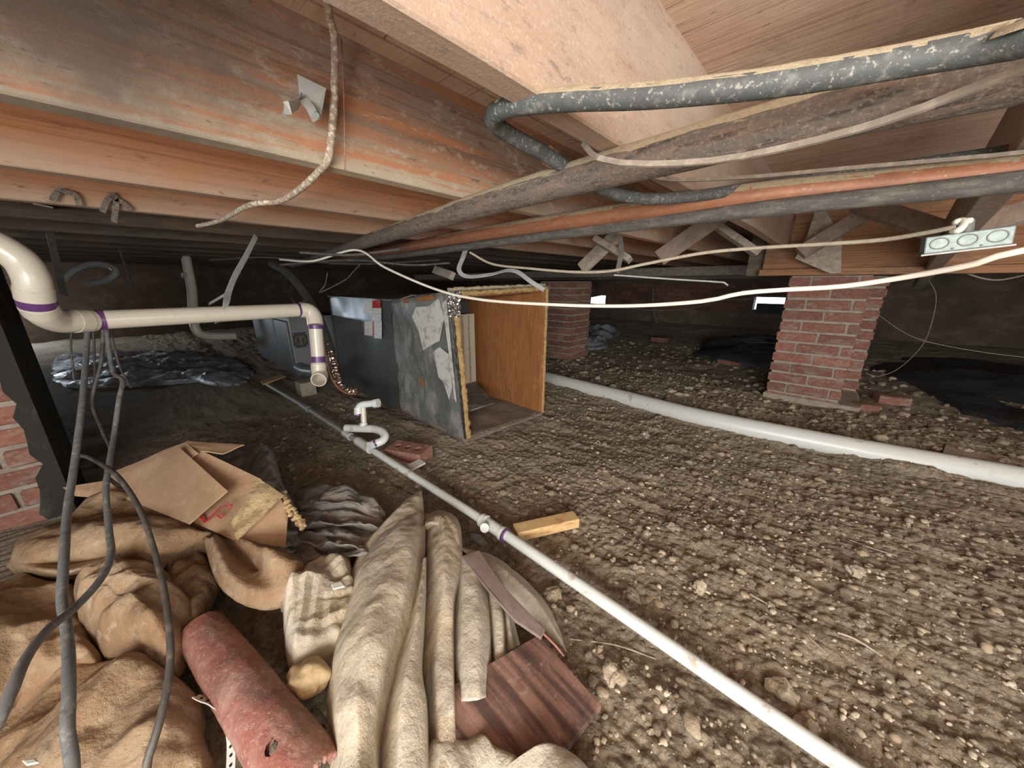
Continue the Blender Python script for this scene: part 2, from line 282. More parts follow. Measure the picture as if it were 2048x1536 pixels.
M['plank'] = material('brown plank', (.15,.08,.06), [((.25,.15,.12),(5,5,5),.44,.60,.7,9),((.05,.033,.028),(6,6,6),.50,.62,.85,9),((.30,.22,.19),(70,70,70),.58,.66,.5,5)], .7, [((90,14,60),.6,.002)], grain=True)
M['strip'] = material('greyish brown lath', (.22,.165,.145), [((.32,.27,.24),(20,20,20),.50,.66,.6),((.12,.08,.065),(12,12,12),.56,.68,.6)], .8, [((90,90,60),.3,.002)])
M['freshwood'] = material('yellow pine offcut', (.62,.42,.20), [((.42,.20,.08),(14,14,90),.50,.62,.8,2,'noise'),((.72,.56,.32),(20,20,20),.5,.66,.6)], .8, [((60,60,60),.3,.002)])
M['paper'] = material('white scrap', (.72,.72,.68), [((.50,.46,.40),(30,30,30),.55,.7,.5)], .8)
M['label'] = material('sticker with fine print', (.62,.63,.62), [((.30,.30,.31),(60,60,420),.50,.58,.8,3)], .5)
M['labelred'] = material('red sticker', (.42,.03,.04), (), .5)
M['plastic_dark'] = material('black plastic sheet', (.035,.038,.042), [((.08,.08,.08),(6,6,6),.5,.7,.6)], .55, [((14,14,14),.8,.02)])
M['plastic_shiny'] = material('shiny plastic sheet', (.36,.41,.46), [((.10,.10,.09),(7,7,7),.48,.60,.85,9)], .18, [((22,22,22),1,.03)])
M['beigeblade'] = material('beige filter rack', (.55,.50,.38), (), .6)

# ---------------------------------------------------------------- terrain
def vnoise(x, y, seed=0):
    xi = np.floor(x).astype(np.int64); yi = np.floor(y).astype(np.int64); xf = x-xi; yf = y-yi
    def h(a, b):
        n = (a*374761393 + b*668265263 + seed*1442695041) & 0xffffffff
        n = ((n ^ (n >> 13))*1274126177) & 0xffffffff
        return ((n ^ (n >> 16)) & 0xffff)/65535.0
    u = xf*xf*(3-2*xf); v = yf*yf*(3-2*yf)
    return (h(xi, yi)*(1-u)+h(xi+1, yi)*u)*(1-v)+(h(xi, yi+1)*(1-u)+h(xi+1, yi+1)*u)*v
def fbm(x, y, oct=4, seed=0):
    s = 0; a = .5
    for i in range(oct): s = s+a*vnoise(x, y, seed+i*17); x = x*2.03+5.1; y = y*2.03+1.7; a *= .5
    return s
def cobble(x, y, seed):
    xi = np.floor(x); yi = np.floor(y); best = np.full(np.shape(x), 9.0); sec = best.copy()
    for dx in (-1, 0, 1):
        for dy in (-1, 0, 1):
            a = (xi+dx).astype(np.int64); b_ = (yi+dy).astype(np.int64); n = (a*374761393+b_*668265263+seed*9176) & 0xffffffff
            n = ((n ^ (n >> 13))*1274126177) & 0xffffffff; n = n ^ (n >> 16)
            px_ = xi+dx+.15+.7*((n & 0xffff)/65535.0); py_ = yi+dy+.15+.7*(((n >> 8) & 0xffff)/65535.0)
            d = (x-px_)**2+(y-py_)**2; sec = np.minimum(sec, np.maximum(d, best)); best = np.minimum(best, d)
    e = np.sqrt(sec)-np.sqrt(best); return 1-np.exp(-e*4)
def hgt(x, y):
    x = np.asarray(x, float); y = np.asarray(y, float)
    z = (fbm(x*1.1+3, y*1.1, 3, 1)-.45)*.07
    z += (fbm(x*6, y*9, 3, 5)-.45)*.022                     # clods
    rid = 1-np.abs(2*fbm(x*5+9, y*11+2, 3, 9)-.9)*2.2
    z += .012*np.clip(rid, 0, 1)
    z += (fbm(x*28, y*34, 3, 23)-.45)*.011
    m = np.clip(1-(np.abs(x+.2)-1.9)/.6, 0, 1)*np.clip((3.4-y)/.5, 0, 1)
    z += m*(cobble(x*30, y*36, 3)*.006+cobble(x*70, y*80, 8)*.0028)
    z += .035*np.exp(-((y-2.125)/.05)**2)*np.clip(fbm(x*5, y*1+4, 3, 31)*2.6-.55, 0, 1)  # clay banked against the drain pipe
    z += .10*np.clip((y-4.2)/3, 0, 1)                       # rises towards the far wall
    z -= .05*np.exp(-(((x+1.9)/.9)**2+((y-.25)/.45)**2))    # hollow in the shade on the left
    z += .02*np.exp(-(((y-2.45)/.25)**2))*np.clip(1-(x-1)/2, 0, 1)   # soil banked along the drain pipe
    z -= .02*np.exp(-(((y-.62)/.07)**2))
    return z
def hz(x, y): return float(hgt(np.array([x]), np.array([y]))[0])
def spaced(a, b, c, n0, n1):   # dense near 0..c
    return np.unique(np.concatenate([np.linspace(a, b, n0), np.linspace(-c, c, n1)]))
gx = np.unique(np.concatenate([np.linspace(-8, -2.6, 90), np.linspace(-2.6, 1.6, 800), np.linspace(1.6, 5, 60)]))
gy = np.unique(np.concatenate([np.linspace(-2.6, 0, 50), np.linspace(0, 2.9, 520), np.linspace(2.9, 7.8, 150)]))
GX, GY = np.meshgrid(gx, gy); GZ = hgt(GX, GY)
nx, ny = len(gx), len(gy)
me = bpy.data.meshes.new('floor')
vv = np.stack([GX.ravel(), GY.ravel(), GZ.ravel()], 1)
ii = (np.arange(ny-1)[:, None]*nx+np.arange(nx-1)[None, :]).ravel()
ff = np.stack([ii, ii+1, ii+nx+1, ii+nx], 1)
me.vertices.add(len(vv)); me.vertices.foreach_set('co', vv.ravel())
me.loops.add(ff.size); me.loops.foreach_set('vertex_index', ff.ravel().astype(np.int32))
me.polygons.add(len(ff)); me.polygons.foreach_set('loop_start', np.arange(0, ff.size, 4, dtype=np.int32)); me.polygons.foreach_set('loop_total', np.full(len(ff), 4, dtype=np.int32))
me.update(calc_edges=True); me.validate()
floor = tag(link('floor', me, M['soil'], smooth=True), kind='structure')

# ---------------------------------------------------------------- shell: walls, ceiling, joists, girders
JB, CZ = 0.985, 1.195      # joist underside, subfloor underside
ceil = MB().box(-8.05, 5.05, -2.65, 7.85, CZ+.022, CZ+.05).build('ceiling', M['darkwood']); tag(ceil, kind='structure')
for i, x0 in enumerate(np.arange(-8, 5, 2.44)):
    yy = -2.6-(i % 2)*.6
    while yy < 7.8:
        y1 = min(yy+1.2, 7.8)
        if y1-max(yy, -2.6) > .05:
            MB().box(x0+.002, min(x0+2.436, 5), max(yy, -2.6)+.002, y1-.002, CZ, CZ+.0215).build('subfloor_panel', M['subfloor'], ceil)
        yy += 1.2

def wall(name, holes, axis, pos, a0, a1, z0, z1, th):
    """wall slab with rectangular holes [(a0,a1,z0,z1)]"""
    A = sorted({a0, a1} | {h for q in holes for h in q[:2]}); Z = sorted({z0, z1} | {h for q in holes for h in q[2:]})
    mb = MB()
    for i in range(len(A)-1):
        for j in range(len(Z)-1):
            ca, cz = (A[i]+A[i+1])/2, (Z[j]+Z[j+1])/2
            if any(q[0] < ca < q[1] and q[2] < cz < q[3] for q in holes): continue
            if axis == 'y': mb.box(A[i], A[i+1], pos, pos+th, Z[j], Z[j+1])
            else: mb.box(pos, pos+th, A[i], A[i+1], Z[j], Z[j+1])
    return tag(mb.build(name, M['wall']), kind='structure')
v1a, v1b = ay(1173, 590, 6.6), ay(1210, 609, 6.6)
v2a, v2b = ay(1509, 594, 6.6), ay(1566, 622, 6.6)
H1 = (v1a.x, v1b.x, v1b.z, v1a.z); H2 = (v2a.x, v2b.x, v2b.z, v2a.z)
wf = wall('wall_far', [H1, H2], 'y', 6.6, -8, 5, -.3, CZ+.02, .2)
wall('wall_left', [], 'x', -8.0, -2.6, 6.8, -.3, CZ+.02, .15)
wall('wall_right', [(.3, 2.2, .35, 1.0)], 'x', 4.3, -2.6, 6.8, -.3, CZ+.02, .15)
wall('wall_back', [(-.2, 2.4, .1, 1.1)], 'y', -2.6, -8, 4.45, -.3, CZ+.02, .15)

def make_brick_mesh(L, Wd, Hh, seed, mat):
    mb = MB(); rr = random.Random(seed); ch = .004
    # chamfered block with knocked corners
    vs = []
    for z in (-Hh/2, -Hh/2+ch, Hh/2-ch, Hh/2):
        ins = ch if abs(z) > Hh/2-ch/2 else 0
        for x, y in ((-1,-1),(1,-1),(1,1),(-1,1)):
            vs.append((x*(L/2-ins)+rr.uniform(-1, 1)*.0025, y*(Wd/2-ins)+rr.uniform(-1, 1)*.0025, z+rr.uniform(-1, 1)*.0015))
    fs = [(3,2,1,0), (12,13,14,15)] + [(a*4+i, a*4+(i+1) % 4, a*4+4+(i+1) % 4, a*4+4+i) for a in range(3) for i in range(4)]
    m_ = bpy.data.meshes.new('brick'); m_.from_pydata(vs, [], fs); m_.materials.append(mat); return m_
BR = {}
def brick_mesh(L, Wd, Hh, mat, v):
    k = (round(L, 3), round(Wd, 3), round(Hh, 3), mat.name, v % 3)
    if k not in BR: BR[k] = make_brick_mesh(L, Wd, Hh, hash(k) % 999 if False else int(L*1000)+v, mat)
    return BR[k]
def lay(parent, x0, x1, y, z, L, Wd, Hh, off, mat, rr, axis='x', jit=.004):
    """one course between x0 and x1; y is the centre line"""
    j = .013; x = x0-off
    while x < x1-.02:
        a, b = max(x, x0), min(x+L, x1)
        if b-a > .035:
            o = link('brick', brick_mesh(b-a, Wd, Hh, mat, rr.randrange(3)), None, parent)
            c = ((a+b)/2, y+rr.uniform(-jit, jit), z)
            o.location = c if axis == 'x' else (c[1], c[0], c[2])
            o.rotation_euler = (0, 0, (0 if axis == 'x' else math.pi/2)+rr.uniform(-.02, .02))
        x += L+j
def pier(name_label, x0, x1, y0, y1, z0, z1, mat, second=None, seed=1, group=None, grime=False):
    t = thing('brick_pier', name_label, 'pier', (0, 0, 0), group); rr = random.Random(seed)
    MB().box(x0+.008, x1-.008, y0+.008, y1-.008, z0, z1).build('mortar', M['mortar'], t)
    n = max(1, round((z1-z0)/.0675)); ch = (z1-z0)/n; Hb = ch-.014
    for k in range(n):
        z = z0+ch*(k+.5); off = (k % 2)*.1
        sh = rr.uniform(-.004, .004)
        lay(t, x0+sh, x1+sh, y0+.048, z, .2, .096, Hb, off, mat, rr)
        lay(t, y0+.105, y1, x1-.048+sh, z, .2, .096, Hb, .1-off, mat, rr, axis='y')
        lay(t, y0+.105, y1, x0+.048+sh, z, .2, .096, Hb, .1-off, mat, rr, axis='y')
    if second:
        a0, a1, b0, b1 = second
        MB().box(a0+.008, a1-.008, b0+.008, b1-.008, z0, z1).build('mortar', M['mortar'], t)
        for k in range(n):
            z = z0+ch*(k+.5); lay(t, a0, a1+rr.uniform(-.004, .004), b0+.048, z, .2, .096, Hb, .1-(k % 2)*.1, mat, rr)
    return t
pier('tall red brick pier standing under the orange girder', -.262, .118, 2.885, 3.27, .0, .825, M['brick'], second=(.02, .205, 3.29, 3.48), seed=3)
MB().box(-.275, .215, 2.872, 3.285, -.05, .055).build('footing', M['mortar'], bpy.data.objects['brick_pier'], bevel=.008)
# pier half hidden by the duct
p2 = g(1137, 722, 0)
q2 = ay(1097, 600, p2.y)
pier('dusty brick pier behind the open duct mouth', p2.x-.40, p2.x, p2.y, p2.y+.38, 0, .80, M['brick'], seed=5)
# near pier at the left edge of view
pl = dp(60, 820, 1.10)
tL = pier('brick pier at the left edge beside the pipe elbow', pl.x-.30, pl.x, pl.y-.40, pl.y, .0, .84, M['brick'], seed=8)
# black ragged-edged sheet painting the shade on that pier's side face
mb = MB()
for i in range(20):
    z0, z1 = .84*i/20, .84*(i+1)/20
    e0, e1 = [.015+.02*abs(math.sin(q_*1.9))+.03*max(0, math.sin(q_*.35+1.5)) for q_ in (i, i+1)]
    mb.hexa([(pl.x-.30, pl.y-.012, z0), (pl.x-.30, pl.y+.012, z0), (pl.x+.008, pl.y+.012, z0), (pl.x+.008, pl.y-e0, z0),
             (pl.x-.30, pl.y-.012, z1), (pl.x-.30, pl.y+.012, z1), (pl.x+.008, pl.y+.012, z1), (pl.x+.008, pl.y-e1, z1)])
tag(mb.build('shade_coat', M['pier_shade'], tL), 'dark coat painted in as shade on the pier side')

# far wall brick courses (bricks one by one where they can be told apart)
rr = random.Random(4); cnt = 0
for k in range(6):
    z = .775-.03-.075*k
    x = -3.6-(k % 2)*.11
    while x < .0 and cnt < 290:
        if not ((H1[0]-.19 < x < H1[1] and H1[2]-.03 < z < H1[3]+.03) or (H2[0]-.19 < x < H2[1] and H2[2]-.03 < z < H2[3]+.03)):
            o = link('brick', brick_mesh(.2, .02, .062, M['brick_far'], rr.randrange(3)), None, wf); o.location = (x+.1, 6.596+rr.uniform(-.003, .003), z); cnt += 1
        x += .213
# vent in the far wall: louvre and lattice
vt = thing('foundation_vent', 'small bright mesh vent in the far wall, nearer the duct', 'vent', (H1[0], 6.6, H1[2]))
mb = MB()
for i in range(7):
    x = H1[0]+(H1[1]-H1[0])*(i/6); mb.box(x-.004, x+.004, 6.62, 6.626, H1[2], H1[3])
for i in range(4):
    z = H1[2]+(H1[3]-H1[2])*(i/3); mb.box(H1[0], H1[1], 6.62, 6.626, z-.004, z+.004)
mb.build('mesh_grille', M['galv_dark'], vt)
MB().prism([(H1[0], 6.61, H1[3]), (H1[1]-.08, 6.61, H1[3]), (H1[0], 6.61, H1[3]-.07)], (0, .006, 0)).build('broken_slat', M['darkwood'], vt)
vt2 = thing('foundation_vent', 'vent in the far wall nearly closed by a dark flap, beside the tall pier', 'vent', (H2[0], 6.6, H2[2]))
MB().box(H2[0]+.05, H2[1]+.3, 6.57, 6.585, H2[2]-.05, H2[3]-.09).build('flap', M['black'], vt2)

# joists
XJ = [-.293, -.727, -1.135, -1.56, -1.98, -2.40, -2.82, -3.24, -3.66, -4.08, -4.5, -4.92, -5.34, -5.76]
JM = ['joist_pale', 'joist_stained', 'joist_orange', 'joist_orange', 'joist_shaded'] + ['joist_shaded']*9
JLAB = ['broad pale floor joist above the looped black tube', 'stained floor joist carrying the torn steel bracket', 'orange floor joist just beyond the joist with the bracket',
        'brown floor joist with rusty nail hooks, over the cream pipe', 'floor joist toned dark as shade, directly above the cream pipe strap']
for i, x in enumerate(XJ):
    y1 = 2.86 if i == 0 else 6.6
    mb = MB(); n = 40; y0 = -2.6
    vs, fs = [], []
    for k in range(n+1):
        y = y0+(y1-y0)*k/n; dx = .004*math.sin(y*1.3+i*2); dz = .004*mnoise.noise(Vector((y*2, i*5, 0)))
        for (a, z) in ((-.038, JB+dz), (-.0355, JB-.0025+dz), (-.003, JB-.0025+dz), (0, JB+dz), (0, CZ), (-.038, CZ)): vs.append((x+a+dx, y, z))
    for k in range(n):
        for c in range(6): fs.append((k*6+c, k*6+(c+1) % 6, (k+1)*6+(c+1) % 6, (k+1)*6+c))
    fs += [(5,4,3,2,1,0), tuple(n*6+c for c in range(6))]
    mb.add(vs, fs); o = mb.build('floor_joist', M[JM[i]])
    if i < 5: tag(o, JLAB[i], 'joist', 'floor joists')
    else: tag(o, 'floor joist toned dark as shade, far back over the furnace', 'joist', 'far dark floor joists')

# sloping timber at right
dS = ray(1772, 649).normalized(); P0 = dp(1999, 165, 1.10)
lo = dp(1968, 380, .72); ro = dp(2038, 372, .70)
A0 = lo-dS*1.0; A1 = lo+dS*1.55
sd = (ro-lo); sd = (sd-dS*sd.dot(dS)); 
hh = Vector((0, 0, 1)); hh = hh-dS*hh.dot(dS)
sdn = dS.cross(hh).normalized()
wS = .05
mb = MB(); a0, a1 = lo-dS*.75, lo+dS*((dp(1821, 580, 2.72)-lo).dot(dS))
mb.hexa([a0, a0+sdn*wS, a1+sdn*wS, a1, a0+hh*.18, a0+sdn*wS+hh*.18, a1+sdn*wS+hh*.18, a1+hh*.18])
tag(mb.build('sloping_timber', M['joist_brown'], bevel=.003), 'thick brownish timber sloping down behind the junction box', 'timber')

# girder on the tall pier
gt = thing('girder', 'orange timber girder resting on the tall brick pier', 'girder', (0, 2.9, .83))
xl = ay(1522, 545, 2.84).x
MB().box(xl-.0, 4.2, 2.865, 2.93, .868, CZ).build('girder_board', M['girder'], gt, bevel=.002)
MB().box(xl-.1, 4.2, 2.94, 3.02, .828, CZ).build('girder_board', M['darkwood'], gt, bevel=.002)
MB().box(xl-.01, 4.2, 2.83, 2.93, .828, .866).build('ledger', M['girder'], gt, bevel=.002)
gt2 = thing('girder', 'dim timber girder spanning in front of the far wall', 'girder', (-3, 4.9, .85))
MB().box(-7.8, -.35, 4.9, 4.95, .86, .983).build('girder_board', M['greywood'], gt2, bevel=.002)
MB().box(-7.8, -.45, 4.86, 4.9, .835, .875).build('ledger', M['darkwood'], gt2, bevel=.002)
# grey wedge block against the girder
mb = MB(); Yk = 2.70
mb.prism([ay(1590, 517, Yk), ay(1660, 547, Yk), ay(1682, 546, Yk), ay(1684, 480, Yk), ay(1650, 417, Yk), ay(1632, 415, Yk), ay(1615, 470, Yk)], (0, .12, 0))
tag(mb.build('wedge_block', M['greywood']), 'grey wedge shaped wood block above the tall brick pier', 'wood block')

# cross bridging braces
BRC = [((1318, 517, 1.86), (1478, 405, 2.0), .075, .036, 'grey brace rising right from below the copper pipe, left arm of its cross', 'joist_brown'),
       ((1515, 507, 2.12), (1395, 425, 2.0), .032, .05, 'short grey brace running down behind the pale joist end', 'greywood'),
       ((1600, 507, 2.5), (1745, 420, 2.62), .07, .036, 'pinkish brace rising from the grey wedge block', 'joist_brown'),
       ((1715, 407, 2.40), (1892, 467, 2.2), .075, .036, 'pinkish brace descending to the junction box', 'joist_brown'),
       ((1908, 468, 1.9), (2060, 420, 1.9), .06, .036, 'brace end right of the junction box', 'joist_brown'),
       ((1163, 538, 1.75), (1236, 468, 1.8), .065, .036, 'dusty brace leaning right beside the hanging strap', 'greywood'),
       ((1190, 478, 1.7), (1260, 520, 1.7), .03, .05, 'pale brace stub crossing behind the hanging strap', 'greywood'),
       ((870, 540, 1.45), (905, 552, 1.4), .05, .03, 'short brace stub above the duct', 'greywood')]
for a, b, wd, th, lab, mt in BRC:
    pa, pb = ay(*a), ay(*b); sgn = Vector((.05, -.9, .35))
    tag(MB().board(pa, pb, th, wd, side=sgn).build('bridging_brace', M[mt], bevel=.002), lab, 'brace', 'cross bridging braces')

# ---------------------------------------------------------------- overhead pipes and cables
def cable(name, pts, r, mat, label, cat, n=10, seg=None, group=None, rough=0, parent=None, mult=6):
    N = seg or mult*len(pts)
    P = catmull(pts, N); mb = MB(); mb.tube(P, r, n, rough=rough)
    o = mb.build(name, M[mat], parent)
    if label: tag(o, label, cat, group)
    return o
def pxcable(name, P, diam_px, r, mat, label, cat, **k):
    """P pixels; depth follows from the apparent thickness r_px at each point"""
    pts = [dp(x, y, 2*r*F/w_) for (x, y), w_ in zip(P, diam_px)]
    return cable(name, pts, r, mat, label, cat, **k)
def dustcap(parent_name, pts, r, lab=None, parent=None):   # dust resting on top of a pipe
    P = catmull(pts, 160); mb = MB(); n = 7; rings = []
    for i, p in enumerate(P):
        t = (P[min(i+1, len(P)-1)]-P[max(i-1, 0)]).normalized(); s_ = t.cross(Vector((0, 0, 1))).normalized(); u_ = s_.cross(t).normalized()
        ring = []
        for k in range(n):
            an = math.radians(20+140*k/(n-1)+8*mnoise.noise(p*45)*(1 if k in (0, n-1) else 0)); rr_ = r*(1.03+.12*abs(mnoise.noise(p*70+Vector((k, 0, 0)))))
            if k in (0, n-1): rr_ = r*.99
            ring.append(p+s_*math.cos(an)*rr_+u_*math.sin(an)*rr_)
        rings.append(ring)
    mb.add([v for rg in rings for v in rg], [(i*n+k, i*n+k+1, (i+1)*n+k+1, (i+1)*n+k) for i in range(len(P)-1) for k in range(n-1)], True)
    return mb.build('dust_layer', M['dust'], parent)

def beyond(p, L=2.6, d=(1, 0, 0)):   # the run goes on outside the picture
    p = Vector(p); d = Vector(d).normalized(); return [p+d*L*.12, p+d*L*.5, p+d*L]
# black tube with the loop
PA = [(2100,66),(2048,78),(1850,115),(1650,150),(1500,172),(1300,192),(1150,199),(1050,208),(1000,220),(984,238),(1010,264),(1060,292),(1100,314),(1130,334),(1180,366),(1230,387),(1300,398),(1400,391),(1500,375),(1650,354),(1800,334),(2060,296)]
WA = [70,66,58,54,50,45,41,38,36,34,31,29,27,26,24,23,22,21.5,21.5,22,24,26]
ptsA = [dp(x, y, .0225*F/w_) for (x, y), w_ in zip(PA, WA)]
ptsA = beyond(ptsA[0], d=(1, -.12, 0))[::-1]+ptsA
ptsA = ptsA+[ptsA[-1]+Vector((.12, .02, .01)), ptsA[-1]+Vector((.5, .05, .0)), ptsA[-1]+Vector((2.2, .05, 0))]
to = cable('black_tube', ptsA, .01125, 'blacktube', 'dusty black tube looping back on itself under the joists', 'tube', n=16, seg=260)
dustcap('', ptsA[:12], .01125, parent=to)
co = MB().tube([dp(1094, 310, .58), dp(1106, 318, .59)], .0145, 16).build('clamp_ring', M['copper'], to)
# large iron pipe
PB = [(2120,112),(2048,140),(1800,194),(1524,262),(1300,318),(1024,392),(880,436),(760,474),(640,514),(585,530)]
ptsB = [g(x, y, .952) for x, y in PB]
# straighten into a line in plan
pA, pB = ptsB[1], ptsB[6]
ptsB = [g(x, y, .955) for x, y in PB]; ptsB = beyond(ptsB[0], d=(1, -.12, 0))[::-1]+ptsB
po = cable('iron_pipe', ptsB, .026, 'iron', 'large rusty black iron pipe crossing the whole ceiling', 'pipe', n=20, seg=200, rough=.03)
dustcap('', ptsB[:11], .026, parent=po)
# copper pipe and companion
ptsC = [g(x, y, .955) for x, y in [(2140,324),(2048,338),(1800,364),(1524,389),(1300,418),(1024,458),(880,482),(760,503),(640,522)]]; ptsC = beyond(ptsC[0], 2.4)[::-1]+ptsC
pc = cable('copper_pipe', ptsC, .0225, 'copper', 'orange copper pipe running under the iron pipe', 'pipe', n=18, seg=100)
dustcap('', ptsC[:10], .0225, parent=pc)
ptsD = [g(x, y, .925) for x, y in [(2140,352),(2048,362),(1800,389),(1524,418),(1300,445),(1024,480),(880,500),(760,515),(660,526)]]; ptsD = beyond(ptsD[0], 2.4)[::-1]+ptsD
cable('grey_pipe', ptsD, .0155, 'iron_grey', 'grey black pipe strapped just below the copper pipe', 'pipe', n=16, seg=100)
# flat cables
def ribbon(name, pts, wd, th, mat, label, cat, side=(0, 0, 1), parent=None, seg=60, group=None, holes=False):
    P = catmull(pts, seg); mb = MB(); s_ = Vector(side); vs = []
    for i, p in enumerate(P):
        t = (P[min(i+1, seg-1)]-P[max(i-1, 0)]).normalized(); a = (s_-t*s_.dot(t)).normalized(); b = t.cross(a)
        vs += [p+a*wd/2+b*th/2, p-a*wd/2+b*th/2, p-a*wd/2-b*th/2, p+a*wd/2-b*th/2]
    fs = [(i*4+c, i*4+(c+1) % 4, i*4+4+(c+1) % 4, i*4+4+c) for i in range(seg-1) for c in range(4)] + [(3,2,1,0), tuple((seg-1)*4+c for c in range(4))]
    mb.add(vs, fs); o = mb.build(name, M[mat], parent)
    if label: tag(o, label, cat, group)
    return o
ribbon('flat_cable', [g(x, y, z) for x, y, z in [(1166,286,.975),(1180,304,.955),(1203,319,.935),(1250,327,.925),(1330,328,.922),(1430,321,.922),(1550,300,.922),(1700,263,.924),(1850,214,.928),(1990,158,.935),(2080,120,.94)]]+beyond(g(2080,120,.94), 1.6, (1, -.1, .005)), .0068, .0035, 'strap_tan', 'flat grey cable sagging below the iron pipe', 'cable', side=(0, .3, 1))
ribbon('flat_cable', [g(x, y, .970) for x, y in [(1235,330),(1290,350),(1350,360),(1500,354),(1700,336),(1900,319),(2100,298)]]+beyond(g(2100,298,.970), 1.6), .006, .005, 'strap_tan', 'flat dusty cable lying along the top of the copper pipe', 'cable')
# white cable
cable('white_cable', [dp(x, y, d) for x, y, d in [(560,519,1.75),(625,522,1.6),(712,500,1.5),(770,535,1.4),(870,578,1.25),(960,599,1.12),(1100,609,.98),(1250,612,.88),(1400,603,.78),(1480,587,.73),(1560,580,.70),(1680,573,.64),(1800,556,.58),(1940,530,.50),(2100,492,.44)]]+beyond(dp(2100,492,.44), 1.8, (1, .15, .06)), .0046, 'cable_white', 'white electric cable sagging across the view in front of the tall pier', 'cable', n=12, mult=9)
cable('tan_cable', [dp(x, y, d) for x, y, d in [(940,505,1.4),(985,528,1.36),(1060,537,1.25),(1150,544,1.15),(1220,542,1.08),(1290,528,1.02),(1400,507,.95),(1500,497,.9),(1650,488,.80),(1760,480,.73),(1850,466,.67),(1912,453,.64)]], .0045, 'cable_tan', 'tan dusty cable leading to the junction box', 'cable', n=10, mult=9)
cable('steel_rod', [dp(x, y, d) for x, y, d in [(1228,550,1.75),(1340,558,1.72),(1448,565,1.7),(1456,571,1.69)]], .0045, 'galv', 'thin bright rod with bent tip above the far wall', 'rod', n=8)
# old speckled cable on the stained joist
cable('old_cable', [ax(x, y, X) for x, y, X in [(650,-25,-.64),(657,25,-.66),(668,70,-.68),(670,130,-.69),(668,210,-.695),(662,285,-.70),(655,322,-.71),(637,343,-.76)]]
      +[g(x, y, .968) for x, y in [(605,374),(560,402),(500,410),(440,441),(395,452)]], .0062, 'cable_old', 'speckled old cable hanging across the stained joist', 'cable', n=10, mult=10, rough=.15)
# thin wire by the joist (hanging)
cable('thin_wire', [ax(x, y, -.69) for x, y in [(683,78),(688,200),(690,340)]], .0012, 'clay', 'very thin rusty wire hanging beside the speckled cable', 'wire', n=6)

# torn bracket
bt = thing('steel_bracket', 'torn galvanised bracket with a bent hook on the stained joist', 'bracket', ax(620, 190, -.70))
P = lambda x, y, X=-.70: ax(x, y, X)
MB().prism([P(594,150,-.70), P(651,178,-.68), P(640,238,-.68), P(628,228,-.68), P(600,200,-.69)], (.003, 0, 0)).build('plate', M['galv'], bt)
ribbon('hook', [P(602,196,-.685), P(596,206,-.67), P(585,212,-.655), P(574,217,-.645), P(568,222,-.66)], .016, .0025, 'galv', None, None, parent=bt, side=(0, .4, 1), seg=20)
ribbon('torn_tab', [P(606,200,-.67), P(618,212,-.665), P(626,226,-.665), P(633,240,-.67)], .014, .0025, 'galv', None, None, parent=bt, side=(0, 1, .4), seg=20)
MB().tube([P(632,226,-.68), P(633,230,-.655)], .004, 8).build('screw', M['tin'], bt)
# nail hooks on brown joist
for k, PP in enumerate([[(105,402),(112,388),(122,380),(132,384),(142,386),(152,392),(160,412)], [(205,425),(212,405),(224,392),(232,400),(228,445)], [(222,385),(232,398),(245,405),(262,420)]]):
    ribbon('rusty_hook', [ax(x, y, -1.545) for x, y in PP], .012, .004, 'iron', ['rusty bent hook nailed to the brown joist, left one', 'dark root tuft hanging on the brown joist', 'thin dark root strand spreading beside the tuft'][k], ['hook', 'root', 'root'][k], side=(0, 1, 1), seg=24)

# junction box
jt = thing('junction_box', 'galvanised junction box with round knockouts under the sloping timber', 'junction box', dp(1927, 484, .62))
uu = (dp(1985, 463, .60)-dp(1872, 478, .64)).normalized(); nn = (C0-dp(1927, 484, .62)).normalized(); nn = (nn-uu*nn.dot(uu)).normalized(); vv_ = nn.cross(uu)
cB = dp(1928, 482, .64)
jb_ = MB().obox(cB, uu, vv_, nn, .051, .0155, .019).build('box_body', M['tin'], jt, bevel=.002)
for k in (-1, 0, 1):
    c = cB+uu*k*.033+nn*.0195+vv_*.001
    ring = [c+uu*math.cos(2*math.pi*i/20)*.0115+vv_*math.sin(2*math.pi*i/20)*.0095 for i in range(21)]
    mb = MB(); mb.tube(ring, .0011, 6, cap=False); mb.build('knockout', M['galv_dark'], jb_)
for k in (-.5, .5):
    MB().tube([cB+uu*k*.033+nn*.019-vv_*.011, cB+uu*k*.033+nn*.0205-vv_*.011], .0018, 8).build('screw_hole', M['black'], jt)
MB().obox(cB-vv_*.017, uu, nn, vv_, .054, .021, .0015).build('cover_plate', M['galv_dark'], jt)
cable('cable_clamp', [dp(x, y, d) for x, y, d in [(1906,462,.60),(1918,460,.59),(1928,448,.59),(1925,441,.595),(1912,444,.60),(1940,441,.60)]], .0052, 'cable_white', None, None, parent=jt)
MB().tube([cB+vv_*.012+nn*.006, cB+vv_*.034], .009, 10).build('connector', M['galv_dark'], jt)

# straps
ribbon('hanging_strap', [ay(x, y, 1.62) for x, y in [(1236,405),(1238,440),(1240,475),(1243,500),(1238,530),(1234,545)]], .024, .002, 'galv_dark', 'flat steel strap hanging below the copper pipe by the cross braces', 'strap', side=(1, 0, 0))
ribbon('bent_strap', [dp(x, y, d) for x, y, d in [(933,495,1.72),(926,515,1.70),(918,540,1.66),(935,553,1.64),(980,549,1.62),(1012,541,1.60),(1035,544,1.58),(1060,562,1.56),(1088,580,1.56)]], .022, .0025, 'galv', 'crumpled galvanised strap resting on the duct mouth', 'strap', side=(.2, .8, .5))

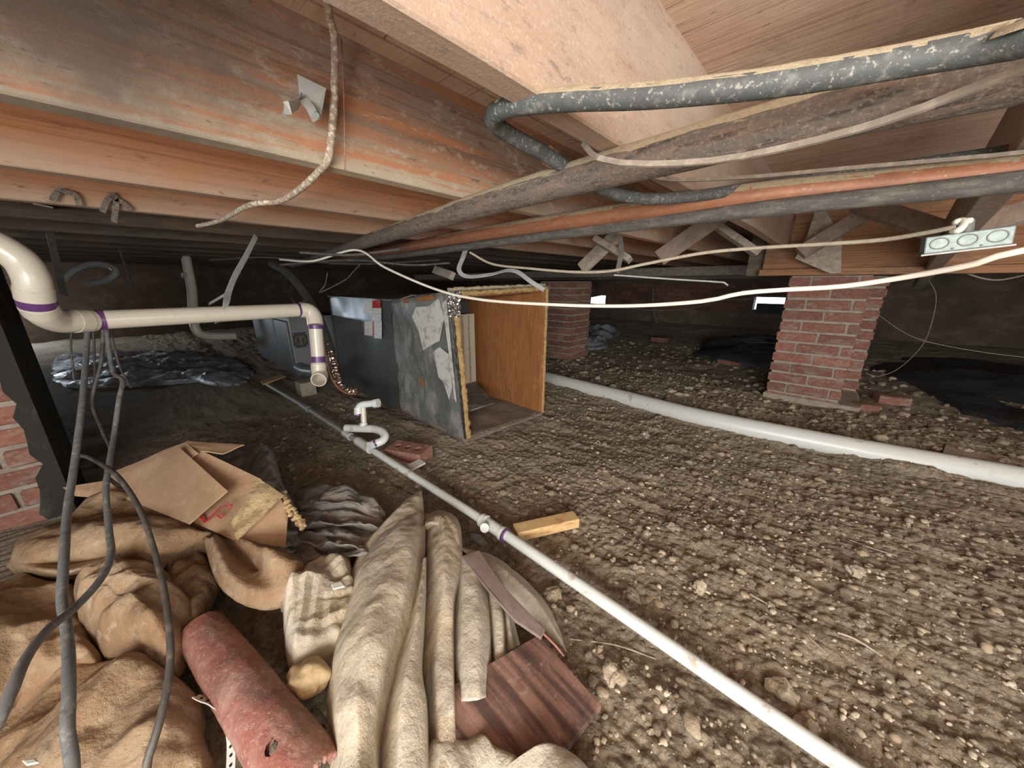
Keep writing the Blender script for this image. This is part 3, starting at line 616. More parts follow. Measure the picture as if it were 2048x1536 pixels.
# ---------------------------------------------------------------- cream flue pipe
fl = thing('flue_pipe', 'cream plastic flue pipe with purple primed joints and elbows', 'pipe', dp(120, 640, 1.0))
e1 = [dp(-80, 462, .84), dp(-8, 490, .88), dp(42, 522, .91), dp(64, 558, .925), dp(70, 592, .94), dp(84, 624, .97), dp(115, 641, 1.02), (dp(150, 642, 1.06)), dp(182, 641, 1.10)]
cv = catmull(e1, 60)
rE = .0345
MB().tube(cv[:32], rE, 28).build('elbow', M['pvc_cream'], fl)
MB().tube(cv[30:], [rE*1.0]*30, 28).build('elbow', M['pvc_cream'], fl)
def collar(a, b, r, mat, name='collar'): MB().tube([a, b], r, 28).build(name, M[mat], fl)
collar(cv[26], cv[31], rE*1.05, 'pvc_cream'); collar(cv[30], cv[34], rE*1.03, 'purple', 'primer_band'); collar(cv[34], cv[38], rE*1.05, 'pvc_cream'); collar(cv[52], cv[57], rE*1.04, 'pvc_cream')
s0, s1 = dp(178, 641, 1.10), dp(604, 620, 1.62)
MB().tube([s0, s1], .0305, 28).build('straight_pipe', M['pvc_cream'], fl)
collar(s0, s0.lerp(s1, .05), .0318, 'purple', 'primer_band')
collar(s0.lerp(s1, .965), s0.lerp(s1, .995), .0318, 'purple', 'primer_band')
e2 = catmull([dp(600, 620, 1.615), dp(618, 622, 1.64), dp(628, 634, 1.65), dp(631, 650, 1.65)], 24)
MB().tube(e2, .0345, 28).build('elbow', M['pvc_cream'], fl)
v0, v1 = dp(631, 650, 1.65), dp(637, 726, 1.68)
MB().tube([v0, v1], .0295, 28).build('riser_pipe', M['pvc_cream'], fl)
collar(v0, v0.lerp(v1, .1), .0305, 'purple', 'primer_band'); collar(v0.lerp(v1, .82), v0.lerp(v1, .98), .0305, 'purple', 'primer_band')
e3 = catmull([v1, dp(638, 742, 1.685), dp(641, 752, 1.68), dp(637, 760, 1.64)], 20)
MB().pipe(e3, .034, .029, 28).build('open_elbow', M['pvc_cream'], fl)
# hanger strap round the flue pipe
sc = s0.lerp(s1, .58)
ribbon('hanger_strap', [g(512, 472, .984), dp(492, 512, 1.50), dp(470, 552, 1.44), dp(457, 585, 1.40), dp(452, 606, 1.37), dp(447, 630, 1.37), dp(436, 645, 1.40)], .026, .0018, 'galv', 'bright metal hanger strap holding the cream flue pipe', 'strap', side=(.7, -.7, 0), seg=50)
ribbon('strap_tail', [dp(455, 586, 1.42), dp(435, 598, 1.46), dp(418, 608, 1.5)], .012, .0018, 'galv', 'thin tail of strap behind the cream flue pipe', 'strap', side=(0, .3, 1), seg=16)
# second cream pipe behind
f2 = thing('vent_pipe', 'dim cream pipe bending down behind the flue pipe', 'pipe', dp(400, 600, 3))
k2 = catmull([dp(371, 508, 2.9), dp(376, 535, 2.9), dp(384, 580, 2.9), dp(388, 640, 2.9), dp(396, 664, 2.92), dp(420, 672, 3.0), dp(470, 672, 3.15)], 50)
MB().tube(k2, .034, 18).build('bent_pipe', M['pvc_cream'], f2)
MB().tube([dp(375, 548, 2.9), dp(377, 556, 2.9)], .040, 18).build('collar', M['pvc_grey'], f2)
# flex loops, left
cable('flexible_duct', [dp(x, y, 2.6) for x, y in [(130,560),(150,540),(185,528),(220,532),(232,545),(215,560),(175,568)]], .022, 'pvc_grey', 'dim looped flexible duct in the dark behind the flue pipe', 'duct', n=14)
for k, (xa, ya, xb, yb, d) in enumerate([(90, 425, 128, 590, 1.5), (247, 522, 268, 575, 2.2)]):
    ribbon('steel_hanger', [g(xa-4, ya-14, .99) if k == 0 else Vector((dp(xa, ya, d).x, dp(xa, ya, d).y, .99)), dp(xa, ya, d), dp((xa+xb)/2, (ya+yb)/2, d), dp(xb, yb, d)], .034 if k == 0 else .02, .002, 'galv_dark', ['wide grey hanger strip left of the flue pipe', 'small grey hanger strip above the flue pipe'][k], 'strap', side=(1, -.6, 0), seg=12)

# ---------------------------------------------------------------- furnace, coil cabinet and open duct
# coil cabinet and plenum built on the world axes
Yn = .95
fr = thing('furnace', 'grey gas furnace with black round port, at the far end of the duct run', 'furnace', (-3.2, 1.0, .1))
pa = ax(575, 635, -2.62); pb = ax(576, 752, -2.62); pcx = ax(640, 640, -2.62)
fx = -2.62
yA, yB = pa.y, ax(655, 640, fx).y+.12
zt, zb = pa.z, pb.z
MB().box(fx-.02, fx, yA, yB, zb, zt).build('end_panel', M['furnace'], fr, bevel=.004)
MB().box(fx-1.0, fx-.02, yA+.01, yB, zb-.02, zt-.005).build('body', M['cabinet'], fr, bevel=.006)
for k in range(3):
    MB().box(fx-.97+k*.32, fx-.97+k*.32+.29, yA-.008, yA+.012, zb+.02, zt-.03).build('side_panel', M['cabinet'], fr, bevel=.004)
cp = ax(600, 680, fx)
pp_ = MB().box(fx, fx+.006, cp.y-.045, cp.y+.045, cp.z-.05, cp.z+.05).build('port_plate', M['black'], fr, bevel=.002)
ring = [Vector((fx+.012, cp.y+.03*math.cos(a*math.pi/10), cp.z+.03*math.sin(a*math.pi/10))) for a in range(21)]
MB().tube(ring, .006, 8, cap=False).build('port_ring', M['cable_dark'], pp_)
MB().box(fx+.006, fx+.016, cp.y-.008, cp.y+.008, cp.z-.028, cp.z+.028).build('port_bar', M['cable_dark'], pp_)
for sy in (-1, 1):
    for sz in (-1, 1): MB().tube([Vector((fx+.005, cp.y+sy*.038, cp.z+sz*.042)), Vector((fx+.010, cp.y+sy*.038, cp.z+sz*.042))], .004, 8).build('screw', M['tin'], pp_)
MB().tube(catmull([ax(598, 735, fx), ax(612, 742, fx+.1), dp(632, 745, 2.2)], 14), .035, 16).build('outlet_spigot', M['furnace'], fr)
# boiler-ish valve lumps on top
MB().tube([Vector((fx-.35, yA+.25, zt)), Vector((fx-.35, yA+.25, zt+.09))], .06, 18).build('motor', M['iron'], fr)
cable('wiring', [Vector((fx-.35, yA+.2, zt+.08)), Vector((fx-.2, yA+.1, zt+.12)), Vector((fx-.1, yA+.1, zt+.03))], .006, 'cable_dark', None, None, parent=fr)
# concrete block foot
tag(MB().obox(dp(612, 775, 2.5), (1,0,0), (0,1,0), (0,0,1), .06, .05, .05).build('support_block', M['mortar'], bevel=.005), 'small concrete block below the furnace end', 'block')

coil = thing('coil_cabinet', 'dark grey coil cabinet with warning stickers, joined to the open duct', 'cabinet', (-2.2, 1.2, 0))
cX1, cX0 = ay(785, 600, Yn).x, ay(655, 600, Yn).x
ztc = ay(720, 597, Yn).z; zbc = .06
mb = MB(); 
n = 14
# softly crumpled near side panel as a grid
vs = []; NX, NZ = 26, 18
for j in range(NZ+1):
    for i in range(NX+1):
        u, v = i/NX, j/NZ
        x = cX0+(cX1-cX0)*u; z = zbc+(ztc-zbc)*v
        bul = .02*math.sin(math.pi*u)*math.sin(math.pi*v); y = Yn-bul+.008*mnoise.noise(Vector((x*6, z*5, 1)))
        if i == 0: y += .03
        vs.append((x, y, z))
fs = [(j*(NX+1)+i, j*(NX+1)+i+1, (j+1)*(NX+1)+i+1, (j+1)*(NX+1)+i) for j in range(NZ) for i in range(NX)]
mb.add(vs, fs, True); spn = mb.build('side_panel', M['cabinet'], coil)
MB().box(cX0-.02, cX1, Yn+.03, Yn+.56, zbc, ztc-.004).build('body', M['cabinet'], coil, bevel=.01)
MB().prism([(cX0+.02, Yn-.004, ztc), (cX1, Yn-.004, ztc), (cX1, Yn+.5, ztc+.015), (cX0+.02, Yn+.5, ztc+.01)], (0, 0, .004)).build('top_flange', M['galv_dark'], coil)
def sticker(x0, y0, x1, y1, mat, nm):
    q = [ay(a, b, Yn-.027) for a, b in ((x0, y1), (x1, y1+(x1-x0)*.12), (x1, y0), (x0, y0))]
    return MB().prism(q, (0, .0015, 0)).build(nm, M[mat], spn)
sticker(727, 601, 744, 627, 'label', 'sticker'); sticker(745, 616, 762, 642, 'label', 'sticker'); sticker(745, 601, 760, 615, 'labelred', 'red_sticker')
sticker(729, 643, 745, 670, 'label', 'sticker'); sticker(748, 643, 763, 676, 'label', 'sticker'); sticker(745, 642, 747.5, 671, 'labelred', 'red_sticker')

# plenum: near side, far side, top, bottom as thick lined panels; flares towards the mouth
pn = thing('open_duct', 'open sheet metal duct lined with orange fibreglass, mouth facing right', 'duct', (-1.6, 1.2, 0))
BL, BR_, TL, TR = g(932, 888, .0), g(1086, 832, .03), ax(902, 585, -1.245), ax(1096, 574, -1.16)
BL = ax(931, 887, -1.235); BR_ = ax(1086, 830, -1.165)
iBL = Vector((cX1-.03, Yn, zbc)); iBR = Vector((cX1-.03, Yn+.54, zbc)); iTL = Vector((cX1-.03, Yn, ztc)); iTR = Vector((cX1-.03, Yn+.54, ztc))
iTL = ay(835, 615, Yn+.0) if False else iTL
def panel(a, b, c, d, nrm, th, mat, name, NU=30, NV=22, amp=.008, seed=0, sub=None):
    """a-b near edge to mouth edge along bottom, d-c along top; thickened along nrm"""
    vs = []; nrm = Vector(nrm)
    for L_ in (0, 1):
        for j in range(NV+1):
            for i in range(NU+1):
                u, v = i/NU, j/NV
                p = a.lerp(b, u).lerp(d.lerp(c, u), v)
                e = math.sin(math.pi*u)*.7+.3
                p = p+nrm*(amp*e*mnoise.noise(Vector((u*4+seed, v*3, seed)))*2+amp*.6*mnoise.noise(Vector((u*11+seed, v*9, seed))))+nrm*(th*L_)
                if u == 1: p = p+(b-a).normalized()*.006*mnoise.noise(Vector((v*14, seed, 2)))
                vs.append(p)
    K = (NU+1)*(NV+1); q = lambda L_, i, j: L_*K+j*(NU+1)+i; fs = []
    for j in range(NV):
        for i in range(NU): fs.append((q(0,i,j), q(0,i+1,j), q(0,i+1,j+1), q(0,i,j+1))); fs.append((q(1,i,j+1), q(1,i+1,j+1), q(1,i+1,j), q(1,i,j)))
    for i in range(NU): fs.append((q(1,i,0), q(1,i+1,0), q(0,i+1,0), q(0,i,0))); fs.append((q(0,i,NV), q(0,i+1,NV), q(1,i+1,NV), q(1,i,NV)))
    for j in range(NV): fs.append((q(0,0,j), q(0,0,j+1), q(1,0,j+1), q(1,0,j))); fs.append((q(0,NU,j+1), q(0,NU,j), q(1,NU,j), q(1,NU,j+1)))
    return MB().add(vs, fs, True).build(name, M[mat], pn)
panel(iBL, BL, TL, iTL, (0, 1, 0), .004, 'ductsteel', 'near_side', amp=.012, seed=3)
o_ = Vector((0, .006, 0)); 
panel(iBL+o_, BL+o_, TL+o_, iTL+o_, (0, 1, 0), .020, 'liner', 'near_lining', amp=.006, seed=3)
panel(iBR, BR_, TR, iTR, (0, -1, 0), .022, 'liner', 'far_lining', amp=.004, seed=5)
panel(iBR+Vector((0,.004,0)), BR_+Vector((0,.004,0)), TR+Vector((0,.004,0)), iTR+Vector((0,.004,0)), (0, 1, 0), .004, 'ductsteel', 'far_side', amp=.004, seed=5)
panel(iTL+Vector((0,0,.002)), TL+Vector((0,0,.002)), TR+Vector((0,0,.002)), iTR+Vector((0,0,.002)), (0, 0, 1), .004, 'ductsteel', 'top_side', amp=.01, seed=8)
panel(iTL, TL, TR, iTR, (0, 0, -1), .022, 'liner', 'top_lining', amp=.006, seed=8)
panel(iBL, BL, BR_, iBR, (0, 0, 1), .022, 'linerfloor', 'bottom_lining', amp=.006, seed=9)
# mastic patch on near side
def onside(u, v, off=0): return iBL.lerp(BL, u).lerp(iTL.lerp(TL, u), v)+Vector((0, off, 0))
def patch_side(cs, mat, nm, off=-.013):
    P_ = [onside(u, v, off+.002*mnoise.noise(Vector((u*9, v*9, 0)))) for u, v in cs]
    return MB().prism(P_, (0, .004, 0)).build(nm, M[mat], pn)
patch_side([(.42,.86),(.50,.93),(.70,.93),(.85,.97),(.90,.85),(.80,.70),(.66,.66),(.55,.62),(.50,.76)], 'mastic', 'mastic_patch')
patch_side([(.70,.62),(.80,.66),(.92,.62),(.915,.40),(.86,.30),(.80,.42),(.74,.44)], 'mastic', 'mastic_patch')
patch_side([(.90,.94),(.95,.96),(.955,.30),(.935,.32),(.925,.62)], 'mastic', 'mastic_patch')
# torn insulation along the mouth edges
def fluff(a, b, r, n, seed, name='insulation_edge', mat='insulation'):
    mb = MB(); rr_ = random.Random(seed)
    P_ = [a.lerp(b, i/(n-1))+Vector((rr_.uniform(-.3,.3), rr_.uniform(-.5,.5), rr_.uniform(-.4,.4)))*r*.5 for i in range(n)]
    rs = [r*rr_.uniform(.75, 1.25) for _ in P_]
    mb.tube(P_, rs, 9, rough=.35, seed=seed); return mb.build(name, M[mat], pn, smooth=True)
fluff(BL+Vector((.0,.018,.03)), TL+Vector((0,.018,-.03)), .0155, 60, 1)
fluff(BR_+Vector((.0,-.008,.02)), TR+Vector((0,-.008,-.01)), .0095, 60, 2)
fluff(TL+Vector((0,.01,-.008)), TR+Vector((0,-.01,-.006)), .011, 50, 3)
fluff(BL+Vector((0,.02,.012)), BR_+Vector((0,-.02,.012)), .010, 50, 4, mat='linerfloor')
fluff(TL+Vector((-.02,.0,.012)), TR+Vector((-.02,0,.010)), .008, 50, 6, mat='dust', name='dust_edge')
fluff(BL+Vector((.004,-.004,.03)), TL+Vector((.002,-.004,-.03)), .0055, 60, 9, mat='black', name='black_seam')
# foil scrap at the top corner
mb = MB(); vs = []
for j in range(13):
    for i in range(7):
        p = ax(896+i*4.2+2*math.sin(j), 584+j*4.2, -1.222)
        vs.append(p+Vector((.012*mnoise.noise(Vector((i*.9, j*.9, 5))), 0, .006*mnoise.noise(Vector((i, j, 9))))))
mb.add(vs, [(j*7+i, j*7+i+1, j*7+i+8, j*7+i+7) for j in range(12) for i in range(6)]); mb.build('foil_scrap', M['foil'], pn)
# straws of glass fibre
mb = MB(); rr_ = random.Random(12)
for k in range(70):
    side = rr_.choice([(TL, TR), (TR, BR_), (TL, TR), (BL, TL)]); p = side[0].lerp(side[1], rr_.random())
    d = Vector((rr_.uniform(-.3, 1), rr_.uniform(-1, 1), rr_.uniform(-.5, 1))).normalized()*rr_.uniform(.01, .035)
    mb.tube([p, p+d*.5+Vector((0,0,.002)), p+d], .0006, 4)
tag(mb.build('loose_fibres', M['dust'], pn), kind='stuff')
# inside: filter rack and shelf
q0 = ay(921, 638, iBL.y+.30); q1 = ay(921, 742, iBL.y+.30)
xr = iBL.x+.10
MB().box(xr-.02, xr+.01, Yn+.33, Yn+.50, .15, .60).build('inner_panel', M['beigeblade'], pn, bevel=.003)
for k in range(3): MB().box(xr+.011, xr+.016, Yn+.345+k*.05, Yn+.355+k*.05, .16, .59).build('panel_rib', M['greywood'], pn)
MB().prism([(xr, Yn+.05, .155), (xr+.42, Yn+.10, .165), (xr+.42, Yn+.26, .165), (xr, Yn+.5, .155)], (0, 0, .006)).build('inner_shelf', M['ductsteel'], pn)
# refrigerant lines
cable('insulated_line', [dp(x, y, d) for x, y, d in [(545,528,2.3),(575,545,2.2),(605,580,2.12),(630,620,2.05),(650,670,2.0),(662,705,1.96)]], .026, 'foam', 'black foam sleeved refrigerant line beside the flue elbow', 'hose', n=14)
cable('foil_line', [dp(x, y, d) for x, y, d in [(658,690,1.97),(668,725,1.95),(675,755,1.93),(685,775,1.92),(705,782,1.90),(716,780,1.9)]], .020, 'copperfoil', 'shiny foil wrapped pipe end below the foam sleeve', 'hose', n=12, rough=.25)
cable('thin_copper_line', [dp(x, y, d) for x, y, d in [(640,640,1.98),(648,690,1.95),(655,730,1.92),(668,765,1.9),(690,785,1.88),(712,788,1.87)]], .005, 'copper', 'thin bare copper line beside the foil wrapped pipe', 'hose', n=8)

# condensate trap
tr = thing('condensate_trap', 'white pvc trap with tee and elbows beside the duct', 'pipe', g(730, 880, .03))
zz = lambda x, y, d: dp(x, y, d)
TT = [((755,806),(722,810)), ]
a_ = catmull([zz(756,806,1.66), zz(735,808,1.66), zz(720,812,1.66), zz(716,826,1.66)], 20)
MB().pipe(a_, .0165, .013, 18).build('elbow', M['pvc_white'], tr)
MB().tube([zz(757,806,1.655), zz(748,807,1.66)], .021, 18).build('fitting_collar', M['pvc_white'], tr)
MB().tube([zz(717,815,1.66), zz(717,829,1.66)], .020, 18).build('fitting_collar', M['pvc_white'], tr)
MB().tube([zz(717,829,1.66), zz(718,832,1.66)], .0205, 18).build('primer_band', M['purple'], tr)
MB().tube([zz(726,815,1.66), zz(728,850,1.66)], .013, 16).build('stub_pipe', M['pvc_cream'], tr)
MB().tube([zz(692,856,1.68), zz(752,858,1.64)], .0185, 18).build('tee', M['pvc_white'], tr)
MB().tube([zz(727,846,1.66), zz(727,858,1.66)], .0185, 18).build('tee_branch', M['pvc_white'], tr)
a_ = catmull([zz(748,858,1.64), zz(762,862,1.61), zz(770,872,1.58), zz(764,882,1.56), zz(748,888,1.55), zz(738,892,1.53)], 26)
MB().tube(a_, .018, 18).build('elbow', M['pvc_white'], tr)
MB().tube([zz(753,885,1.552), zz(749,887,1.55)], .0187, 18).build('primer_band', M['purple'], tr)
MB().tube([zz(700,856,1.676), zz(705,857,1.674)], .019, 18).build('primer_band', M['purple'], tr)

# long condensate drain
dr = thing('drain_line', 'long thin white pvc line running across the dirt', 'pipe', g(1000, 1065, .03))
D_ = [g(x, y, z) for x, y, z in [(533,768,.05),(612,815,.045),(700,872,.045),(738,896,.045),(1000,1062,.045),(1250,1232,.04),(1500,1403,.035),(1790,1600,.03)]]
MB().tube(D_[:2], .0135, 16).build('grey_pipe', M['pvc_grey'], dr)
MB().tube([D_[1], D_[2], D_[3]], .0145, 16).build('pipe_length', M['pvc_grey'], dr)
MB().tube([D_[3], D_[3].lerp(D_[4], .5), D_[4]], .0145, 18).build('pipe_length', M['pvc_white'], dr)
MB().tube([D_[4], D_[5], D_[6], D_[7], D_[7]+(D_[7]-D_[6]).normalized()*1.5], .0155, 20).build('pipe_length', M['pvc_white'], dr)
def fit(a, b, r, mat='pvc_white', nm='coupling'): MB().tube([a, b], r, 20).build(nm, M[mat], dr)
def on(x, y, z=.045): return g(x, y, z)
fit(on(606,812), on(617,819), .018, 'pvc_grey'); fit(on(690,866), on(702,874), .0185); fit(on(716,882), on(742,899), .021)
fit(on(722,886), on(738,896), .0195); fit(on(968,1042), on(1010,1070), .0185); fit(on(964,1040), on(972,1045), .022, 'pvc_white', 'coupling_lip'); fit(on(1003,1066), on(1011,1071), .0215, 'pvc_white', 'coupling_lip')
fit(on(1009,1070), on(1012,1072), .0217, 'purple', 'primer_band')
MB().tube([on(975,1052,.045), dp(969,1056,depth(on(975,1052))-.035)], .014, 16).build('side_branch', M['pvc_white'], dr)
# buried drain
pts = [g(x, y, .035) for x, y in [(1040,742),(1095,757),(1250,797),(1400,836),(1600,877),(1800,915),(2048,961),(2200,992)]]+beyond(g(2200,992,.035), 3.2)
cable('drain_pipe', pts, .052, 'pvc_buried', 'thick white drain pipe half buried across the dirt', 'pipe', n=28, seg=60)

# ---------------------------------------------------------------- hanging cables at left
HC = [([(176,636,1.165),(173,700,1.12),(165,800,.98),(150,920,.86),(135,1020,.76),(128,1120,.66),(124,1200,.60),(134,1260,.56),(138,1350,.50),(135,1450,.46),(128,1600,.42)], .0085, 'cable_grey', 'thick grey cable hanging down the left side to the bottom edge'),
      ([(214,634,1.18),(213,660,1.18),(225,740,1.15),(245,760,1.1),(238,800,1.05),(228,870,1.0),(218,930,.9),(212,980,.84),(218,1060,.76),(222,1110,.7),(200,1160,.64),(150,1215,.58),(95,1260,.52),(50,1320,.47),(20,1390,.43),(-40,1500,.40)], .0075, 'cable_grey', 'grey cable crossing to the lower left corner'),
      ([(150,915,.98),(170,912,.95),(205,930,.9),(240,958,.85),(280,1020,.78),(308,1100,.72),(328,1180,.66),(340,1270,.60),(338,1350,.56),(320,1440,.52),(295,1520,.5),(270,1600,.48)], .0065, 'cable_dark', 'dark cable arcing over the cardboard towards the bottom edge'),
      ([(218,636,1.185),(228,690,1.22),(240,735,1.24),(262,775,1.22)], .004, 'cable_dark', 'thin black wire forking right under the flue pipe'),
      ([(186,640,1.19),(188,690,1.2),(190,760,1.28)], .004, 'cable_dark', 'thin black wire hanging straight behind the thick cable'),
      ([(144,645,1.15),(142,700,1.18),(148,760,1.2)], .0035, 'cable_dark', 'thin black wire left of the thick cable'),
      ([(207,636,1.18),(203,720,1.2),(185,800,1.2),(205,860,1.1),(222,900,1.0),(214,935,.95)], .0065, 'cable_dark', 'dark cable bowing between the two grey cables')]
for P_, r, mt, lab in HC:
    H_ = [dp(*q) for q in P_]
    if P_[-1][1] > 1450: e_ = H_[-1]; H_ += [Vector((e_.x-.05, e_.y-.10, e_.z*.55)), Vector((e_.x-.12, e_.y-.22, .03)), Vector((e_.x-.3, e_.y-.5, .02))]
    cable('hanging_cable', H_, r*.82, mt, lab, 'cable', n=12, mult=9, group='cables hanging at the left', rough=.05)
# wires at right back
cable('loose_wire', [dp(x, y, 2.7) for x, y in [(1855,556),(1872,590),(1865,640),(1845,690),(1800,735),(1760,752),(1735,748)]], .0022, 'cable_tan', 'loose thin wire dangling right of the tall pier', 'wire', n=6)
cable('loose_wire', [dp(x, y, d) for x, y, d in [(1755,628,2.6),(1800,660,2.5),(1850,682,2.4),(1950,702,2.3),(2060,716,2.2)]], .002, 'cable_tan', 'thin wire stretched low to the right edge', 'wire', n=6)
cable('loose_wire', [dp(x, y, d) for x, y, d in [(1100,582,2.2),(1175,606,2.6),(1300,620,3),(1380,617,3),(1450,600,3),(1580,598,2.7)]], .003, 'cable_dark', 'thin dark wire sagging near the far vents', 'wire', n=6)
cable('loose_wire', [dp(x, y, 2.0) for x, y in [(1900,520),(1930,545),(1990,560),(2060,548)]], .005, 'cable_tan', 'dusty cable behind the junction box at the right edge', 'wire', n=6)
cable('loose_wire', [dp(x, y, 1.9) for x, y in [(655,545),(650,570),(640,585)]]+[dp(x, y, 1.9) for x, y in [(690,560),(705,545),(720,530)]], .003, 'cable_dark', 'thin black wire curling over the coil cabinet', 'wire', n=6)
for k, (a, b) in enumerate([([(560,530),(700,520),(820,530),(900,526)], 1.9), ([(420,520),(540,515),(700,528),(880,520)], 2.2), ([(600,505),(700,510),(800,498)], 1.5)]):
    cable('ceiling_cable', [dp(x, y, b) for x, y in a], .006, 'cable_dark', ['dark cable run above the coil cabinet', 'dark cable bundle deep above the furnace', 'dark cable beside the iron pipe far end'][k], 'cable', n=8)
cable('far_drop_pipe', [ay(x, y, 6.45) for x, y in [(1306,575),(1306,620),(1312,640),(1330,665)]], .03, 'iron', 'dark pipe bending down the far wall', 'pipe', n=10)

# ---------------------------------------------------------------- cloth, cardboard and debris
def facets(x, y, seed, f):
    """sum of warped triangle waves: sharp creases between nearly flat facets"""
    rr_ = random.Random(seed*7+1); w1 = mnoise.noise(Vector((x*f*.22, y*f*.22, seed)))*1.1; w2 = mnoise.noise(Vector((x*f*.22, y*f*.22, seed+50)))*1.1; h = 0
    for k in range(5):
        a = rr_.uniform(0, math.pi); q = (x*math.cos(a)+y*math.sin(a))*f*(.28+.22*k)+(w1 if k % 2 else w2)*(1+.3*k)+rr_.random()
        t = abs((q % 1)*2-1); h += (t**1.1*2-1)/(1.1+k*.7)
    return h*.5
def sheet(parent, lines, mat, nu=46, nv=30, amp=.004, th=.0025, seed=0, name='fold', freq=9):
    """lines: polylines of (px,py,z); lofted"""
    Ls = [catmull([g(x, y, z) for x, y, z in ln], nu) for ln in lines]
    Mx = []
    for i in range(nu):
        C_ = catmull([ln[i] for ln in Ls], nv); P_ = [ln[i] for ln in Ls]; D = [0]
        for a_, b_ in zip(P_, P_[1:]): D.append(D[-1]+max((b_-a_).length, 1e-6))
        row = []
        for j in range(nv):
            t = D[-1]*j/(nv-1); k = 0
            while k < len(P_)-2 and t > D[k+1]: k += 1
            row.append(P_[k].lerp(P_[k+1], (t-D[k])/(D[k+1]-D[k])).lerp(C_[j], .35))
        Mx.append(row)
    Lt = sum((a_-b_).length for a_, b_ in zip(Ls[0], Ls[0][1:]))
    mb = MB(); vs = []
    for i in range(nu):
        W_ = (Mx[i][0]-Mx[i][-1]).length
        for j in range(nv):
            p = Mx[i][j]; q = Vector((p.x*freq+seed, p.y*freq, seed*2.0)); u_, v_ = Lt*i/(nu-1), W_*j/(nv-1)
            n_ = amp*1.3*facets(u_*.45+seed, v_*1.5, seed, freq)+amp*.55*facets(p.x, p.y, seed+4, freq*2.2)+amp*.2*mnoise.noise(q*6)
            vs.append(p+Vector((0, 0, n_)))
    mb.add(vs, [(i*nv+j, i*nv+j+1, (i+1)*nv+j+1, (i+1)*nv+j) for i in range(nu-1) for j in range(nv-1)], True)
    o = mb.build(name, M[mat], parent); m = o.modifiers.new('s', 'SOLIDIFY'); m.thickness = th; m.offset = -1
    return o
def crumple(parent, outline, z0, z1, mat, amp=.02, seed=0, freq=7, name='fold', dirv=(1, .3), rings=60, sect=190):
    """outline: pixels (closed) at height z0; swells to z1 with creases"""
    O = [g(x, y, z0) for x, y in outline]; O = catmull(O+[O[0]], sect+1)[:-1]
    c = sum(O, Vector())/len(O); O = [c+(p-c)*(1+.05*facets(p.x, p.y, seed+3, freq*2.2)) for p in O]; mb = MB(); vs = [c+Vector((0, 0, z1-z0))]; dx, dy = Vector(dirv).normalized()
    def hh_(p, r):
        a = p.x*dx+p.y*dy; b = -p.x*dy+p.y*dx
        wv = mnoise.noise(Vector((a*1.5, b*1.5, seed)))*1.3
        rd = facets(a*.6, b, seed, freq); rd2 = 1.6*facets(a, b*.8, seed+9, freq*2.6)
        return (z1-z0)*(.5*(1-r**3)+.5*(1-r**10))+amp*(rd*2.0+rd2*.4)*(1-r**8)+amp*.3*rd
    vs[0].z = z0+hh_(c, 0)
    for k in range(1, rings+1):
        r = k/rings
        for p in O:
            q = c.lerp(p, r); q.z = z0+hh_(q, r); vs.append(q)
    n = len(O)
    for k, p in enumerate(O): q = p+(p-c)*.01; q.z = z0-.03; vs.append(q)
    fs = [(0, 1+i, 1+(i+1) % n) for i in range(n)]
    for k in range(rings):
        fs += [(1+k*n+i, 1+(k+1)*n+i, 1+(k+1)*n+(i+1) % n, 1+k*n+(i+1) % n) for i in range(n)]
    mb.add(vs, fs, True); return mb.build(name, M[mat], parent)

# left brown heap
hb = thing('drop_cloth', 'crumpled brown stained canvas heaped at the lower left', 'cloth', g(250, 1250, 0))
crumple(hb, [(-60,1420),(40,1330),(130,1290),(190,1325),(300,1335),(385,1385),(398,1450),(392,1600),(-60,1600)], .02, .07, 'cloth_brown', .026, 3, 8, dirv=(1, .8))
crumple(hb, [(-60,1210),(20,1180),(90,1160),(150,1175),(188,1285),(190,1325),(120,1345),(40,1370),(-60,1420)], .05, .12, 'cloth_brown', .024, 5, 8)
crumple(hb, [(150,1200),(200,1155),(270,1135),(335,1150),(372,1190),(392,1225),(378,1265),(352,1335),(270,1328),(200,1300),(165,1260)], .05, .15, 'cloth_brown', .030, 7, 9, dirv=(.6, 1))
crumple(hb, [(330,1130),(390,1095),(430,1150),(425,1180),(410,1215),(385,1240),(340,1180)], .05, .10, 'cloth_brown', .02, 8, 9)
sheet(hb, [[(12,1128,.06),(60,1162,.05),(150,1165,.05),(240,1150,.05),(320,1150,.05),(420,1110,.05)],
           [(18,1110,.12),(60,1120,.14),(150,1105,.15),(230,1095,.15),(310,1110,.14),(415,1085,.11)],
           [(28,1090,.14),(70,1078,.17),(150,1060,.19),(230,1050,.19),(310,1060,.18),(425,1068,.13)],
           [(45,1078,.12),(90,1058,.15),(160,1042,.17),(230,1032,.18),(320,1032,.17),(440,1080,.09)],
           [(60,1075,.05),(100,1056,.06),(170,1040,.06),(240,1030,.06),(330,1030,.06),(445,1080,.05)]], 'cloth_brown', amp=.012, seed=3, freq=11, nv=44, nu=70)
crumple(hb, [(130,1045),(170,1015),(225,998),(300,1005),(360,1030),(430,1080),(330,1060),(200,1060)], .10, .16, 'cloth_brown', .018, 11, 8)
sheet(hb, [[(20,1128,.05),(60,1155,.05),(130,1160,.05),(215,1135,.05)], [(22,1118,.10),(60,1135,.13),(130,1140,.14),(215,1118,.12)], [(40,1098,.10),(70,1115,.12),(130,1125,.12),(220,1105,.11)]], 'cloth_brown', amp=.006, seed=8)
